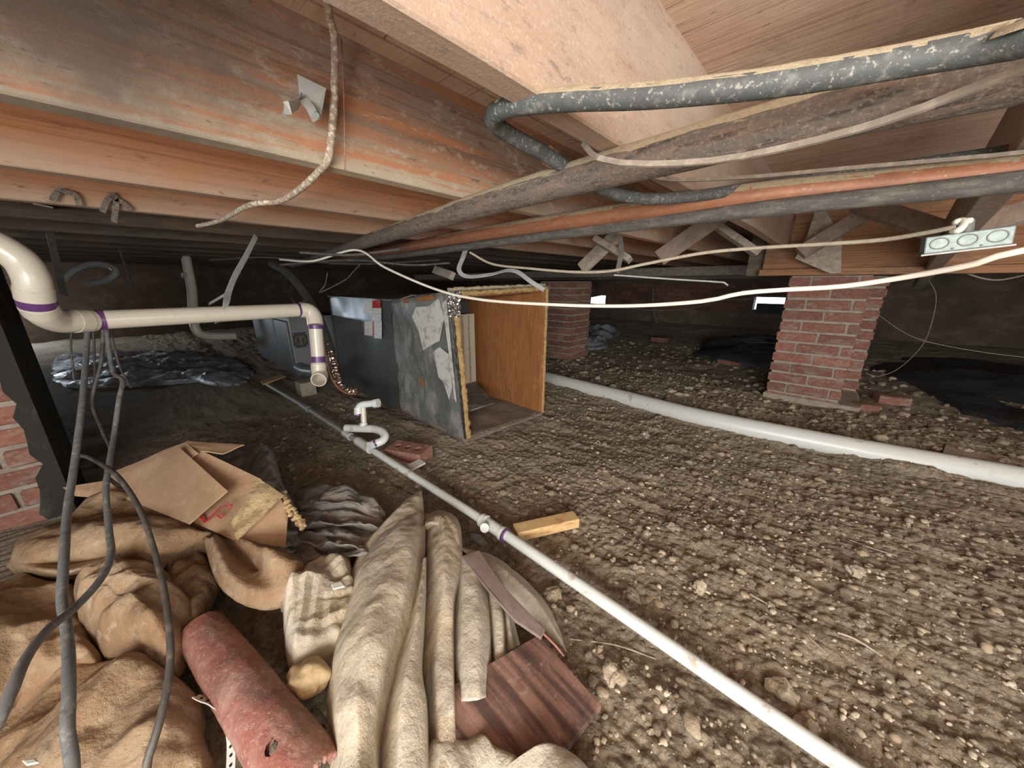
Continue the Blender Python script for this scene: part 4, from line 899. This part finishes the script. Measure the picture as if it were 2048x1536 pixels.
# curled cloth tongue
hc = thing('cloth_tongue', 'tan canvas flap curling right of the brown heap below the cardboard', 'cloth', g(500, 1160, 0))
sheet(hc, [[(408,1078,.13),(430,1150,.12),(462,1192,.10),(520,1216,.08),(575,1205,.07),(600,1185,.06)],
           [(425,1072,.17),(450,1130,.16),(490,1170,.13),(535,1185,.11),(580,1180,.10),(603,1165,.08)],
           [(430,1070,.13),(470,1100,.11),(510,1135,.10),(550,1160,.12),(585,1150,.12),(605,1140,.09)],
           [(440,1078,.12),(490,1085,.15),(530,1100,.16),(560,1115,.15),(590,1125,.13),(606,1125,.10)],
           [(450,1080,.04),(500,1082,.05),(545,1095,.05),(575,1105,.05),(595,1115,.05),(607,1120,.05)]], 'cloth_brown', amp=.008, seed=12, freq=13)
# grey folds
hg = thing('grey_cloth', 'bluish grey cloth bunched in long folds behind the pale canvas', 'cloth', g(670, 1050, 0))
rows = []
for k in range(17):
    y0 = 998+k*7.2; zc = .045+(.020 if k % 2 else 0)+.014*math.sin(k*2.1)
    rows.append([(590+10*math.sin(k*1.7), y0+4+3*math.sin(k), zc*.8), (630, y0+7*math.sin(k*.9), zc), (680, y0+5*math.cos(k*1.3), zc+.01), (725, y0+4+4*math.sin(k*.7), zc), (770-abs(k-5)*3, y0+14, zc*.7)])
sheet(hg, rows, 'cloth_grey', amp=.014, seed=2, nu=70, nv=110, freq=16)
crumple(hg, [(430,918),(470,905),(520,903),(548,915),(570,985),(600,1040),(560,1050),(500,980)], .05, .13, 'cloth_grey', .022, 14, 8, name='fold')
crumple(hg, [(590,985),(640,975),(700,990),(735,1005),(768,1022),(755,1045),(700,1030),(620,1030)], .03, .07, 'cloth_grey', .016, 17, 10)
# mid tan crumple
hm = thing('tan_cloth', 'creased tan cloth between the red pipe and pale canvas', 'cloth', g(640, 1230, 0))
crumple(hm, [(700,1118),(650,1130),(610,1160),(600,1190),(568,1235),(572,1290),(590,1345),(640,1325),(690,1290),(720,1200)], .03, .09, 'cloth', .030, 21, 10, dirv=(.3, 1))
crumple(hm, [(606,1178),(625,1140),(690,1118),(700,1150),(660,1190),(620,1200),(560,1205),(570,1195)], .05, .09, 'cloth', .014, 23, 10)

# pale canvas, centre
hp = thing('pale_canvas', 'long pale canvas sheet folded to a point beside the white line', 'cloth', g(770, 1300, 0))
sheet(hp, [[(839,979,.05),(790,1022,.03),(744,1072,.03),(714,1112,.03),(698,1185,.03),(678,1255,.03),(664,1315,.03),(655,1400,.03),(660,1470,.03),(664,1620,.03)],
           [(839,979,.06),(795,1030,.09),(755,1085,.10),(728,1130,.11),(712,1200,.12),(695,1265,.12),(682,1330,.12),(675,1410,.12),(682,1480,.12),(690,1620,.12)],
           [(840,979,.06),(812,1040,.12),(785,1100,.14),(765,1160,.15),(750,1220,.16),(735,1290,.16),(722,1350,.15),(714,1420,.15),(716,1490,.14),(720,1620,.14)],
           [(841,979,.06),(832,1045,.11),(822,1110,.14),(808,1175,.15),(790,1235,.15),(775,1300,.14),(762,1360,.13),(750,1430,.12),(748,1500,.11),(750,1620,.11)],
           [(842,979,.05),(849,1050,.06),(848,1115,.07),(834,1180,.09),(818,1240,.09),(800,1300,.08),(785,1365,.07),(772,1430,.06),(760,1500,.05),(758,1620,.05)]], 'cloth', nu=130, nv=70, amp=.010, seed=31, freq=8)
sheet(hp, [[(847,1120,.08),(836,1175,.08),(815,1250,.08),(793,1325,.08),(775,1410,.07),(762,1480,.06),(752,1620,.05)],
           [(849,1118,.11),(842,1180,.13),(830,1255,.14),(815,1335,.14),(803,1415,.13),(800,1490,.12),(800,1620,.11)],
           [(851,1116,.10),(849,1185,.11),(845,1250,.11),(840,1335,.11),(848,1400,.11),(850,1480,.10),(852,1620,.09)],
           [(852,1118,.02),(851,1190,.02),(848,1260,.02),(844,1345,.02),(852,1400,.02),(856,1480,.02),(858,1620,.02)]], 'cloth', nu=90, nv=40, amp=.007, seed=33)
sheet(hp, [[(851,1032,.02),(849,1120,.03),(848,1240,.03),(846,1340,.03),(853,1480,.03),(858,1560,.03)],
           [(868,1028,.06),(868,1120,.08),(866,1240,.07),(862,1340,.06),(866,1470,.05),(866,1560,.05)],
           [(888,1040,.09),(890,1130,.11),(882,1240,.10),(872,1340,.09),(882,1470,.08),(884,1560,.08)],
           [(910,1062,.07),(922,1120,.08),(906,1200,.09),(903,1300,.09),(905,1390,.09),(908,1470,.08),(908,1560,.08)],
           [(918,1064,.02),(926,1125,.02),(910,1205,.02),(908,1300,.02),(909,1395,.02),(911,1470,.02),(911,1560,.02)]], 'cloth', nu=80, nv=50, amp=.008, seed=35, freq=10)
sheet(hp, [[(850,1028,.02),(880,1018,.02),(908,1028,.02),(922,1060,.02),(924,1112,.02)],
           [(850,1036,.08),(880,1026,.09),(902,1038,.09),(916,1065,.09),(920,1114,.08)],
           [(850,1050,.08),(872,1046,.09),(892,1060,.09),(902,1085,.09),(908,1118,.07)],
           [(850,1060,.04),(868,1056,.05),(884,1070,.05),(894,1090,.05),(900,1120,.04)]], 'cloth', amp=.007, seed=37, freq=14)
sheet(hp, [[(912,1122,.03),(908,1200,.03),(905,1290,.03),(908,1400,.03)], [(928,1118,.08),(926,1200,.09),(925,1300,.09),(928,1400,.08)], [(948,1128,.09),(955,1210,.10),(956,1300,.10),(955,1400,.09)],
           [(965,1140,.06),(975,1220,.07),(977,1310,.07),(977,1390,.06)], [(972,1142,.02),(982,1220,.02),(984,1310,.02),(984,1390,.02)]], 'cloth_white', nu=60, nv=34, amp=.006, seed=39)
sheet(hp, [[(968,1150,.02),(978,1230,.02),(986,1330,.02)], [(976,1150,.06),(988,1230,.07),(994,1330,.06)], [(990,1160,.07),(1002,1235,.07),(1006,1320,.06)], [(996,1165,.03),(1008,1240,.03),(1012,1310,.03)], [(1005,1170,.05),(1016,1240,.055),(1026,1300,.05)], [(1012,1175,.02),(1026,1240,.02),(1038,1290,.02)]], 'cloth_white', nu=50, nv=40, amp=.004, seed=41)
sheet(hp, [[(918,1094,.02),(985,1112,.02),(1045,1155,.02),(1092,1205,.02),(1118,1255,.02),(1134,1300,.01)],
           [(919,1096,.06),(980,1118,.07),(1038,1162,.07),(1082,1208,.06),(1110,1256,.05),(1133,1300,.02)],
           [(920,1100,.06),(968,1128,.07),(1020,1175,.06),(1062,1222,.05),(1098,1262,.04),(1132,1300,.02)],
           [(921,1104,.02),(955,1140,.02),(1000,1190,.02),(1045,1238,.02),(1088,1272,.02),(1130,1302,.01)]], 'cloth_white', nu=60, nv=26, amp=.005, seed=43)
hw = thing('canvas_corner', 'whitish canvas scrap at the bottom edge below the brown plank', 'cloth', g(950, 1500, 0))
crumple(hw, [(848,1498),(868,1478),(920,1482),(960,1473),(985,1500),(1030,1525),(1060,1545),(1110,1508),(1150,1512),(1190,1560),(1190,1640),(840,1640)], .05, .085, 'cloth_white', .012, 51, 7)

# cardboard
cb = thing('cardboard_box', 'torn open brown cardboard box with red printing on the canvas heap', 'box', g(380, 1000, .1))
def card(pts, mat='cardboard', th=.004, name='flap', parent=cb, sub=8, amp=.003, seed=0):
    """quad a,b,c,d each (px,py,z), bowed slightly"""
    a, b, c, d = [g(*p) for p in pts]; n_ = (b-a).cross(d-a).normalized()
    if n_.z < 0: n_ = -n_
    vs = []; K = (sub+1)**2
    for L_ in (0, 1):
        for j in range(sub+1):
            for i in range(sub+1):
                u, v = i/sub, j/sub; p = a.lerp(b, u).lerp(d.lerp(c, u), v)
                vs.append(p+n_*(amp*mnoise.noise(Vector((u*2+seed, v*2, seed)))-th*L_))
    q = lambda L_, i, j: L_*K+j*(sub+1)+i; fs = []
    for j in range(sub):
        for i in range(sub): fs += [(q(0,i,j), q(0,i+1,j), q(0,i+1,j+1), q(0,i,j+1)), (q(1,i,j+1), q(1,i+1,j+1), q(1,i+1,j), q(1,i,j))]
    for i in range(sub): fs += [(q(1,i,0), q(1,i+1,0), q(0,i+1,0), q(0,i,0)), (q(0,i,sub), q(0,i+1,sub), q(1,i+1,sub), q(1,i,sub)), (q(0,0,i), q(0,0,i+1), q(1,0,i+1), q(1,0,i)), (q(0,sub,i+1), q(0,sub,i), q(1,sub,i), q(1,sub,i+1))]
    return MB().add(vs, fs, False).build(name, M[mat], parent)
card([(215,948,.15),(270,992,.15),(395,905,.255),(372,884,.26)], name='side_panel', amp=.006)
card([(270,992,.15),(470,1082,.14),(522,958,.21),(392,896,.255)], name='side_panel', amp=.006, seed=2)
card([(470,1080,.14),(571,1094,.10),(576,1030,.14),(556,985,.185)], name='end_panel', seed=4, amp=.006)
card([(462,1046,.168),(474,1082,.146),(567,990,.200),(518,956,.222)], 'cardboard_torn', name='torn_edge', amp=.014, seed=5, sub=16, th=.006)
card([(252,998,.172),(377,1048,.175),(454,981,.222),(357,893,.262)], name='loose_flap', seed=6)
card([(372,882,.262),(393,899,.255),(445,907,.25),(488,889,.25)], name='top_flap', seed=7)
card([(125,975,.14),(150,992,.12),(262,1000,.12),(215,960,.15)], name='crushed_flap', seed=9)
# crumbled edge right
mb = MB(); rr_ = random.Random(5)
for k in range(46):
    t_ = k/45; p = g(560+50*t_+rr_.uniform(-7, 7), 990+66*t_+rr_.uniform(-6, 6), .17-.05*t_)
    mb.ico(p, rr_.uniform(.004, .010), rr_.uniform(.004, .010), rr_.uniform(.004, .008), k, 1, .5)
tag(mb.build('crumbled_edge', M['cardboard_torn'], cb), 'crumbling pale torn edge', kind='stuff')
# red printing on the second side panel
Ap, Bp, Cp, Dp = [g(*p) for p in [(270,992,.15),(470,1082,.14),(522,958,.21),(392,896,.255)]]
nP = (Bp-Ap).cross(Dp-Ap).normalized(); nP = nP if nP.z > 0 else -nP
def onplane(x, y, off=.004):
    d = ray(x, y); t = (Ap+nP*off-C0).dot(nP)/d.dot(nP); return C0+d*t
def inkline(pts, wd, nm='red_print'):
    P_ = [onplane(x, y, .008) for x, y in pts]; mb = MB()
    for a, b in zip(P_, P_[1:]): mb.board(a, b, wd, .0006, side=nP.cross(b-a))
    return mb.build(nm, M['redink'], cb)
inkline([(398,1030),(410,1045),(443,1012)], .005); inkline([(400,1028),(412,1043)], .004)
def txt(s_, x, y, size, ux, uy):
    cu = bpy.data.curves.new('letters', 'FONT'); cu.body = s_; cu.size = size; cu.extrude = .0003; cu.materials.append(M['redink'])
    tmp = bpy.data.objects.new('letters', cu); me_ = bpy.data.meshes.new_from_object(tmp); bpy.data.objects.remove(tmp)
    o = bpy.data.objects.new('printed_letters', me_); COL.objects.link(o); o.parent = cb; o.matrix_parent_inverse = Matrix.Translation(-Vector(cb.location))
    U = (onplane(x+ux, y+uy)-onplane(x, y)).normalized(); V = nP.cross(U)
    o.matrix_basis = Matrix.Translation(onplane(x, y, .0085)) @ Matrix((U, V, nP)).transposed().to_4x4(); return o
txt('E S', 440, 1040, .036, 20, -22)

# red clay pipe
cl = thing('red_pipe', 'broken red pipe half buried in the canvas heap', 'pipe', g(500, 1400, .05))
c0, c1 = g(405, 1262, .045), g(632, 1585, .055)
ax_ = (c1-c0).normalized(); rC = .048; NR, NA = 150, 90; vs = []; sidev = ax_.cross(Vector((0, 0, 1))).normalized(); upv = sidev.cross(ax_)
hA, hS = .80, 1.02
for L_ in (0, 1):
    for i in range(NR+1):
        p = c0.lerp(c1, i/NR)
        for k in range(NA+1):
            an = math.radians(-35+250*k/NA); r_ = (rC-.009*L_)*(1+.02*mnoise.noise(Vector((i*.1, k*.2, 1))))*(.86+.16*i/NR)
            end = .012*mnoise.noise(Vector((k*.5, 3, 3))) if i == NR else 0
            vs.append(p+sidev*math.cos(an)*r_+upv*math.sin(an)*r_+ax_*end)
K = (NR+1)*(NA+1); q = lambda L_, i, k: L_*K+i*(NA+1)+k; fs = []
hi, hk = int(NR*.83), int(NA*.42); DL = (c1-c0).length/NR; DA = math.radians(250)/NA*rC*.98
for L_ in (0, 1):
    for i in range(NR+1):
        for k in range(NA+1):
            a_, b_ = (i-hi)*DL, (k-hk)*DA; d_ = math.hypot(a_, b_)
            if .007 < d_ < .0125:
                sft = (.0098-d_)/d_; pt = vs[q(L_, i, k)]; an = math.radians(-35+250*k/NA); vs[q(L_, i, k)] = pt+ax_*a_*sft+(-sidev*math.sin(an)+upv*math.cos(an))*b_*sft
for i in range(NR):
    for k in range(NA):
        if ((i+.5-hi)*DL)**2+((k+.5-hk)*DA)**2 < .0095**2: continue
        fs += [(q(0,i,k), q(0,i,k+1), q(0,i+1,k+1), q(0,i+1,k)), (q(1,i,k), q(1,i+1,k), q(1,i+1,k+1), q(1,i,k+1))]
for k in range(NA): fs += [(q(0,NR,k), q(0,NR,k+1), q(1,NR,k+1), q(1,NR,k)), (q(0,0,k), q(1,0,k), q(1,0,k+1), q(0,0,k+1))]
for i in range(NR): fs += [(q(0,i,0), q(0,i+1,0), q(1,i+1,0), q(1,i,0)), (q(0,i,NA), q(1,i,NA), q(1,i+1,NA), q(0,i+1,NA))]
MB().add(vs, fs, True).build('pipe_wall', M['clay'], cl)
# perforated strap
ps = thing('perforated_strap', 'white perforated strap curling beside the red pipe', 'strap', g(440, 1450, .05))
PS = [g(392,1392,.06), g(420,1408,.06), g(445,1435,.055), g(460,1480,.05), g(462,1530,.05), g(455,1600,.05)]
ribbon('band', PS, .014, .0015, 'paper', None, None, side=(0, 0, 1) if False else (1, .2, .2), parent=ps, seg=50)
for i, p in enumerate(catmull(PS, 15)):
    MB().tube([p+Vector((0,0,-.0004)), p+Vector((0,0,.0022))], .0022, 8).build('hole', M['black'], ps)

# planks
def slab(name, px, th, mat, label, cat, parent=None):
    P_ = [g(*p) for p in px]; return tag(MB().prism(P_, (0, 0, -th)).build(name, M[mat], parent, bevel=.0015), label, cat)
slab('brown_plank', [(905,1370,.075),(1078,1268,.075),(1203,1410,.055),(1140,1490,.05),(1062,1536,.05),(985,1560,.06),(900,1480,.075)], .014, 'plank', 'dark brown broken plank lying across the pale canvas', 'plank')
slab('narrow_lath', [(922,1112,.10),(958,1100,.10),(1010,1175,.095),(1090,1258,.085),(1082,1275,.085),(1030,1240,.09),(985,1190,.095)], .008, 'strip', 'narrow greyish brown lath pointing to the brown plank', 'plank')
cable('splinter', [g(1085,1265,.08), g(1110,1290,.07), g(1128,1312,.06)], .0025, 'clay', 'small reddish splinter at the corner of the brown plank', 'splinter', n=5)
# yellow stone
def stone(name, x, y, sx, sy, sz, mat, label, z=None, seed=1, rot=0, cat='stone', group=None, sub=3, rough=.3):
    p = g(x, y, 0); zz_ = hz(p.x, p.y) if z is None else z
    p = g(x, y, zz_+sz*.5); mb = MB(); mb.ico((0,0,0), sx, sy, sz, seed, sub, rough, Matrix.Rotation(rot, 3, 'Z')); o = mb.build(name, M[mat], None, smooth=(mat == 'stone_yellow'))
    o.location = (p.x, p.y, zz_+sz*.45 if z is None else z+sz*.5); return tag(o, label, cat, group)
stone('yellow_stone', 616, 1356, .040, .031, .026, 'stone_yellow', 'smooth yellow stone wedged beside the pale canvas', z=.045, seed=4, rot=.4)
# holed brick
hbk = thing('holed_brick', 'loose brick with three core holes beside the white trap', 'brick', g(820, 905, 0))
pb_ = g(818, 905, .03); u_ = (g(860, 895, .05)-g(778, 878, .05)); u_.z = 0; u_.normalize(); v_ = Vector((-u_.y, u_.x, 0))
mb = MB(); hx, hy, hz_ = .098, .046, .03
# brick with holes: build top as grid around holes via bmesh-free ring pieces
def brick_with_holes():
    mb = MB(); xs = [-hx]; holes = [-.055, 0, .055]; r = .017; n = 16
    for s_ in (-1, 1): mb.add([(-hx, s_*hy, -hz_), (hx, s_*hy, -hz_), (hx, s_*hy, hz_), (-hx, s_*hy, hz_)], [(0,1,2,3) if s_ < 0 else (3,2,1,0)])
    for s_ in (-1, 1): mb.add([(s_*hx, -hy, -hz_), (s_*hx, hy, -hz_), (s_*hx, hy, hz_), (s_*hx, -hy, hz_)], [(0,1,2,3) if s_ > 0 else (3,2,1,0)])
    cuts = [-hx, -.0275, .0275, hx]
    for h, (a, b) in zip(holes, zip(cuts, cuts[1:])):
        def sq(an):
            dx, dy = math.cos(an), math.sin(an)
            t = min(((b-h)/dx if dx > 1e-9 else 9), ((a-h)/dx if dx < -1e-9 else 9), (hy/dy if dy > 1e-9 else 9), (-hy/dy if dy < -1e-9 else 9)); return (h+dx*t, dy*t)
        cor = [math.atan2(y, x-h) % (2*math.pi) for x in (a, b) for y in (-hy, hy)]
        A = sorted(set([2*math.pi*i/n for i in range(n)]+cor)); m = len(A)
        for z in (hz_, -hz_):
            o1 = [(*sq(t), z) for t in A]; o2 = [(h+r*math.cos(t), r*math.sin(t), z) for t in A]
            mb.add(o1+o2, [(i, (i+1) % m, m+(i+1) % m, m+i) for i in range(m)])
        o2 = [(h+r*math.cos(t), r*math.sin(t), z) for z in (hz_, -hz_) for t in A]
        mb.add(o2, [(i, (i+1) % m, m+(i+1) % m, m+i) for i in range(m)])
    return mb
o = brick_with_holes().build('brick_body', M['brick'], None); o.parent = hbk
hbk.location = (pb_.x, pb_.y, .028); o.rotation_euler = (.05, -.04, math.atan2(u_.y, u_.x))
# offcut of pine
wb0, wb1 = g(1030, 1070, .02), g(1152, 1042, .02)
tag(MB().board(wb0+Vector((0,0,.008)), wb1+Vector((0,0,.008)), .034, .048, side=(0,0,1)).build('pine_offcut', M['freshwood'], bevel=.003), 'yellow pine offcut lying right of the white line', 'wood block')
# small scraps
slab('white_scrap', [(812,930,.035),(840,917,.035),(851,925,.035),(822,940,.035)], .008, 'paper', 'small white offcut leaning on the holed brick', 'scrap')
slab('grey_scrap', [(848,942,.02),(880,930,.02),(868,938,.02),(855,946,.02)], .003, 'strip', 'thin grey sliver right of the white offcut', 'scrap')
slab('plastic_scrap', [(940,1066,.02),(960,1068,.02),(975,1085,.02),(965,1092,.02),(945,1078,.02)], .003, 'cable_grey', 'grey plastic scrap left of the drain coupling', 'scrap')
slab('white_scrap', [(662,1168,.11),(682,1162,.11),(690,1172,.11),(666,1178,.11)], .004, 'paper', 'small white paper bit on the tan cloth', 'scrap')
slab('white_scrap', [(42,1520,.10),(70,1515,.10),(78,1524,.10),(52,1530,.10)], .004, 'paper', 'white paper bit near the lower left corner', 'scrap')
slab('loose_board', [(1885,905,.05),(1892,888,.05),(2100,935,.05),(2100,962,.05)], .03, 'greywood', 'grey weathered board behind the thick drain pipe at right', 'plank')
slab('small_lath', [(520,762,.08),(565,748,.08),(572,752,.08),(526,768,.08)], .01, 'freshwood', 'short tan stick at the far end of the drain line', 'stick')
# loose red brick right of pier
pr = g(1775, 812, .03); 
def loose_brick(x, y, rot, lab, s_=(.2, .095, .06), z=.03, mat='brick', tilt=0):
    p = g(x, y, z); o = link('loose_brick', make_brick_mesh(*s_, 5, M[mat]), None); o.location = (p.x, p.y, hz(p.x, p.y)+s_[2]*.45); o.rotation_euler = (tilt, 0, rot); return tag(o, lab, 'brick')
loose_brick(1782, 803, .25, 'loose orange brick right of the tall pier base', (.15, .09, .055))
loose_brick(1730, 818, .5, 'small brick fragment beside the loose orange brick', (.10, .07, .04))
loose_brick(1460, 726, -.3, 'dusty brick lying behind the thick drain pipe', (.2, .09, .045))
loose_brick(1320, 682, .1, 'dim red brick lying near the far wall', (.22, .1, .06))

# plastic sheets
ds = thing('black_plastic', 'black plastic sheet draped left of the tall pier', 'plastic sheet', g(1480, 700, 0))
crumple(ds, [(1392,706),(1430,680),(1520,675),(1640,690),(1640,720),(1500,728)], .05, .14, 'plastic_dark', .03, 61, 3)
ds2 = thing('black_plastic', 'wide black plastic sheet on the ground far right', 'plastic sheet', g(1900, 760, 0))
crumple(ds2, [(1740,735),(1850,712),(2200,735),(2500,880),(2150,880),(1900,800)], .03, .07, 'plastic_dark', .03, 63, 2)
ds3 = thing('shiny_plastic', 'shiny bluish plastic sheet on the ground by the rear pier', 'plastic sheet', g(1180, 670, 0))
crumple(ds3, [(1125,672),(1150,655),(1215,652),(1240,665),(1200,678),(1215,690),(1130,696)], .06, .10, 'plastic_shiny', .05, 65, 5)
ds4 = thing('shiny_plastic', 'wrinkled bluish plastic sheet below the cream flue pipe', 'plastic sheet', g(200, 730, 0))
crumple(ds4, [(110,765),(112,715),(180,704),(330,702),(440,708),(500,738),(470,768),(380,762),(250,768),(180,772)], .02, .04, 'plastic_shiny', .022, 67, 6)

# twigs and straws
for k, (P_, lab) in enumerate([([(1500,1188),(1560,1225),(1650,1303)], 'pale split stick lying on the gravel at right'), ([(1675,1265),(1710,1278),(1765,1312)], 'curved pale twig right of the split stick'),
        ([(1140,1278),(1230,1290),(1312,1318)], 'thin straw crossing under the white line'), ([(1700,1080),(1740,1095),(1795,1112)], 'thin root far right on the dirt')]):
    cable('twig', [g(x, y, hz(g(x, y).x, g(x, y).y)+.004) for x, y in P_], [.0016, .0022, .0022, .0016][0 if k > 1 else 1]*1.0, 'greywood', lab, 'twig', n=6, group='twigs on the dirt')

# named stones
SN = [(1345,1055,.020,'angular tan stone right of the pine offcut'),(1105,1190,.022,'pointed tan stone beside the canvas wing'),(1222,1345,.020,'cratered pale stone below the white line middle'),
      (1562,1380,.024,'large grey stone close above the white line'),(1712,1142,.020,'orange tan stone on the open dirt at right'),(1400,1172,.020,'wedge shaped brown stone above the white line'),
      (1263,1190,.018,'flat brown stone against the white line'),(1100,1022,.014,'small grey stone just above the pine offcut'),(1290,868,.022,'rounded stone in the middle of the dirt'),
      (1343,783,.030,'pale stone on the near side of the far dirt bank'),(1765,1000,.020,'whitish stone near the thick drain pipe'),(1610,1455,.022,'elongated pale stone touching the white line shade')]
for k, (x, y, s_, lab) in enumerate(SN):
    stone('stone', x, y, s_*1.1, s_*.85, s_*.7, 'stone', lab, seed=k+2, rot=k, sub=2, rough=.55)
# medium stones
rr = random.Random(21); k = 0; shared = [None]*6
for i in range(6):
    mb = MB(); mb.ico((0,0,0), 1, .8, .6, i*3+1, 2, .55); me_ = bpy.data.meshes.new('stone'); me_.from_pydata(mb.v, [], mb.f); me_.materials.append(M['stone']); shared[i] = me_
while k < 230:
    x = rr.uniform(-1.4, 1.5); y = rr.uniform(.25, 3.0)
    if k < 90: x = rr.uniform(-.5, .9); y = rr.uniform(.3, 1.6)
    if k > 190: x = rr.uniform(-.9, .9); y = rr.uniform(2.4, 2.85)
    if x < -.55 and y < .62: continue
    if x < -1.1 and .9 < y < 1.6: continue
    if abs(y-.63) < .03 or abs(y-2.2) < .07: continue
    s_ = rr.uniform(.005, .012) if k <= 190 else rr.uniform(.010, .024)
    o = link('loose_stone', shared[rr.randrange(6)], None); o.location = (x, y, hz(x, y)+s_*.2); o.scale = (s_, s_*rr.uniform(.8, 1.1), s_); o.rotation_euler = (rr.uniform(-.4, .4), rr.uniform(-.4, .4), rr.uniform(0, 6.3))
    tag(o, 'small loose stone among many scattered over the dirt', 'stone', 'small loose stones on the dirt'); k += 1
# gravel and clods: uncountable
def scatter(name, n, xr_, yr_, smin, smax, mat, seed, dens=None, lab=None, cat='gravel'):
    rg = np.random.RandomState(seed); X = rg.uniform(*xr_, n); Y = rg.uniform(*yr_, n)
    if dens is not None: kk = rg.rand(n) < dens(X, Y); X, Y = X[kk], Y[kk]
    n = len(X); Z = hgt(X, Y); sz = smin*(smax/smin)**(rg.rand(n)**2.2)
    base = np.array([tuple(v) for v in ICO[1][0]]); fc = np.array(ICO[1][1]); nv_ = len(base)
    lump = 1+.45*(rg.rand(12, nv_)-.5)
    var = base[None]*lump[:, :, None]
    pick = rg.randint(0, 12, n); V = var[pick]*sz[:, None, None]*np.stack([rg.uniform(.8, 1.3, n), rg.uniform(.7, 1.1, n), rg.uniform(.45, .8, n)], 1)[:, None, :]
    a = rg.uniform(0, 6.28, n); ca, sa = np.cos(a)[:, None], np.sin(a)[:, None]
    V = np.stack([V[..., 0]*ca-V[..., 1]*sa+X[:, None], V[..., 0]*sa+V[..., 1]*ca+Y[:, None], V[..., 2]+(Z+sz*.12)[:, None]], -1)
    FF = fc[None]+(np.arange(n)*nv_)[:, None, None]
    me = bpy.data.meshes.new(name); V = V.reshape(-1, 3); FF = FF.reshape(-1, 3)
    me.vertices.add(len(V)); me.vertices.foreach_set('co', V.ravel()); me.loops.add(FF.size); me.loops.foreach_set('vertex_index', FF.ravel().astype(np.int32))
    me.polygons.add(len(FF)); me.polygons.foreach_set('loop_start', np.arange(0, FF.size, 3, dtype=np.int32)); me.polygons.foreach_set('loop_total', np.full(len(FF), 3, dtype=np.int32)); me.update(calc_edges=True)
    return tag(link(name, me, mat), lab, cat, kind='stuff')
scatter('gravel', 15000, (-.8, 1.4), (.12, 2.0), .0014, .0075, M['pebble'], 3, lambda x, y: np.clip(.25+.9*np.clip(1-(y-.4)/1.4, 0, 1)*np.clip((x+.5)/.8, .2, 1), 0, 1)*np.where(np.abs(y-.63) < .02, 0, 1), 'fine pale gravel spread over the near dirt')
scatter('dirt_clods', 5200, (-2.4, 1.6), (.3, 3.1), .004, .016, M['clod'], 9, lambda x, y: np.where((x < -1.15) & (y > .85) & (y < 1.6), 0, 1)*np.where(np.abs(y-.63) < .02, 0, 1), 'brown crumbly clods over the dirt floor', 'dirt')
scatter('rubble', 1500, (-2.2, 1.6), (2.3, 4.6), .006, .030, M['clod'], 13, lambda x, y: np.where((x > -.28) & (x < .2) & (y > 2.86), 0, 1), 'lumpy rubble around the foot of the piers', 'rubble')
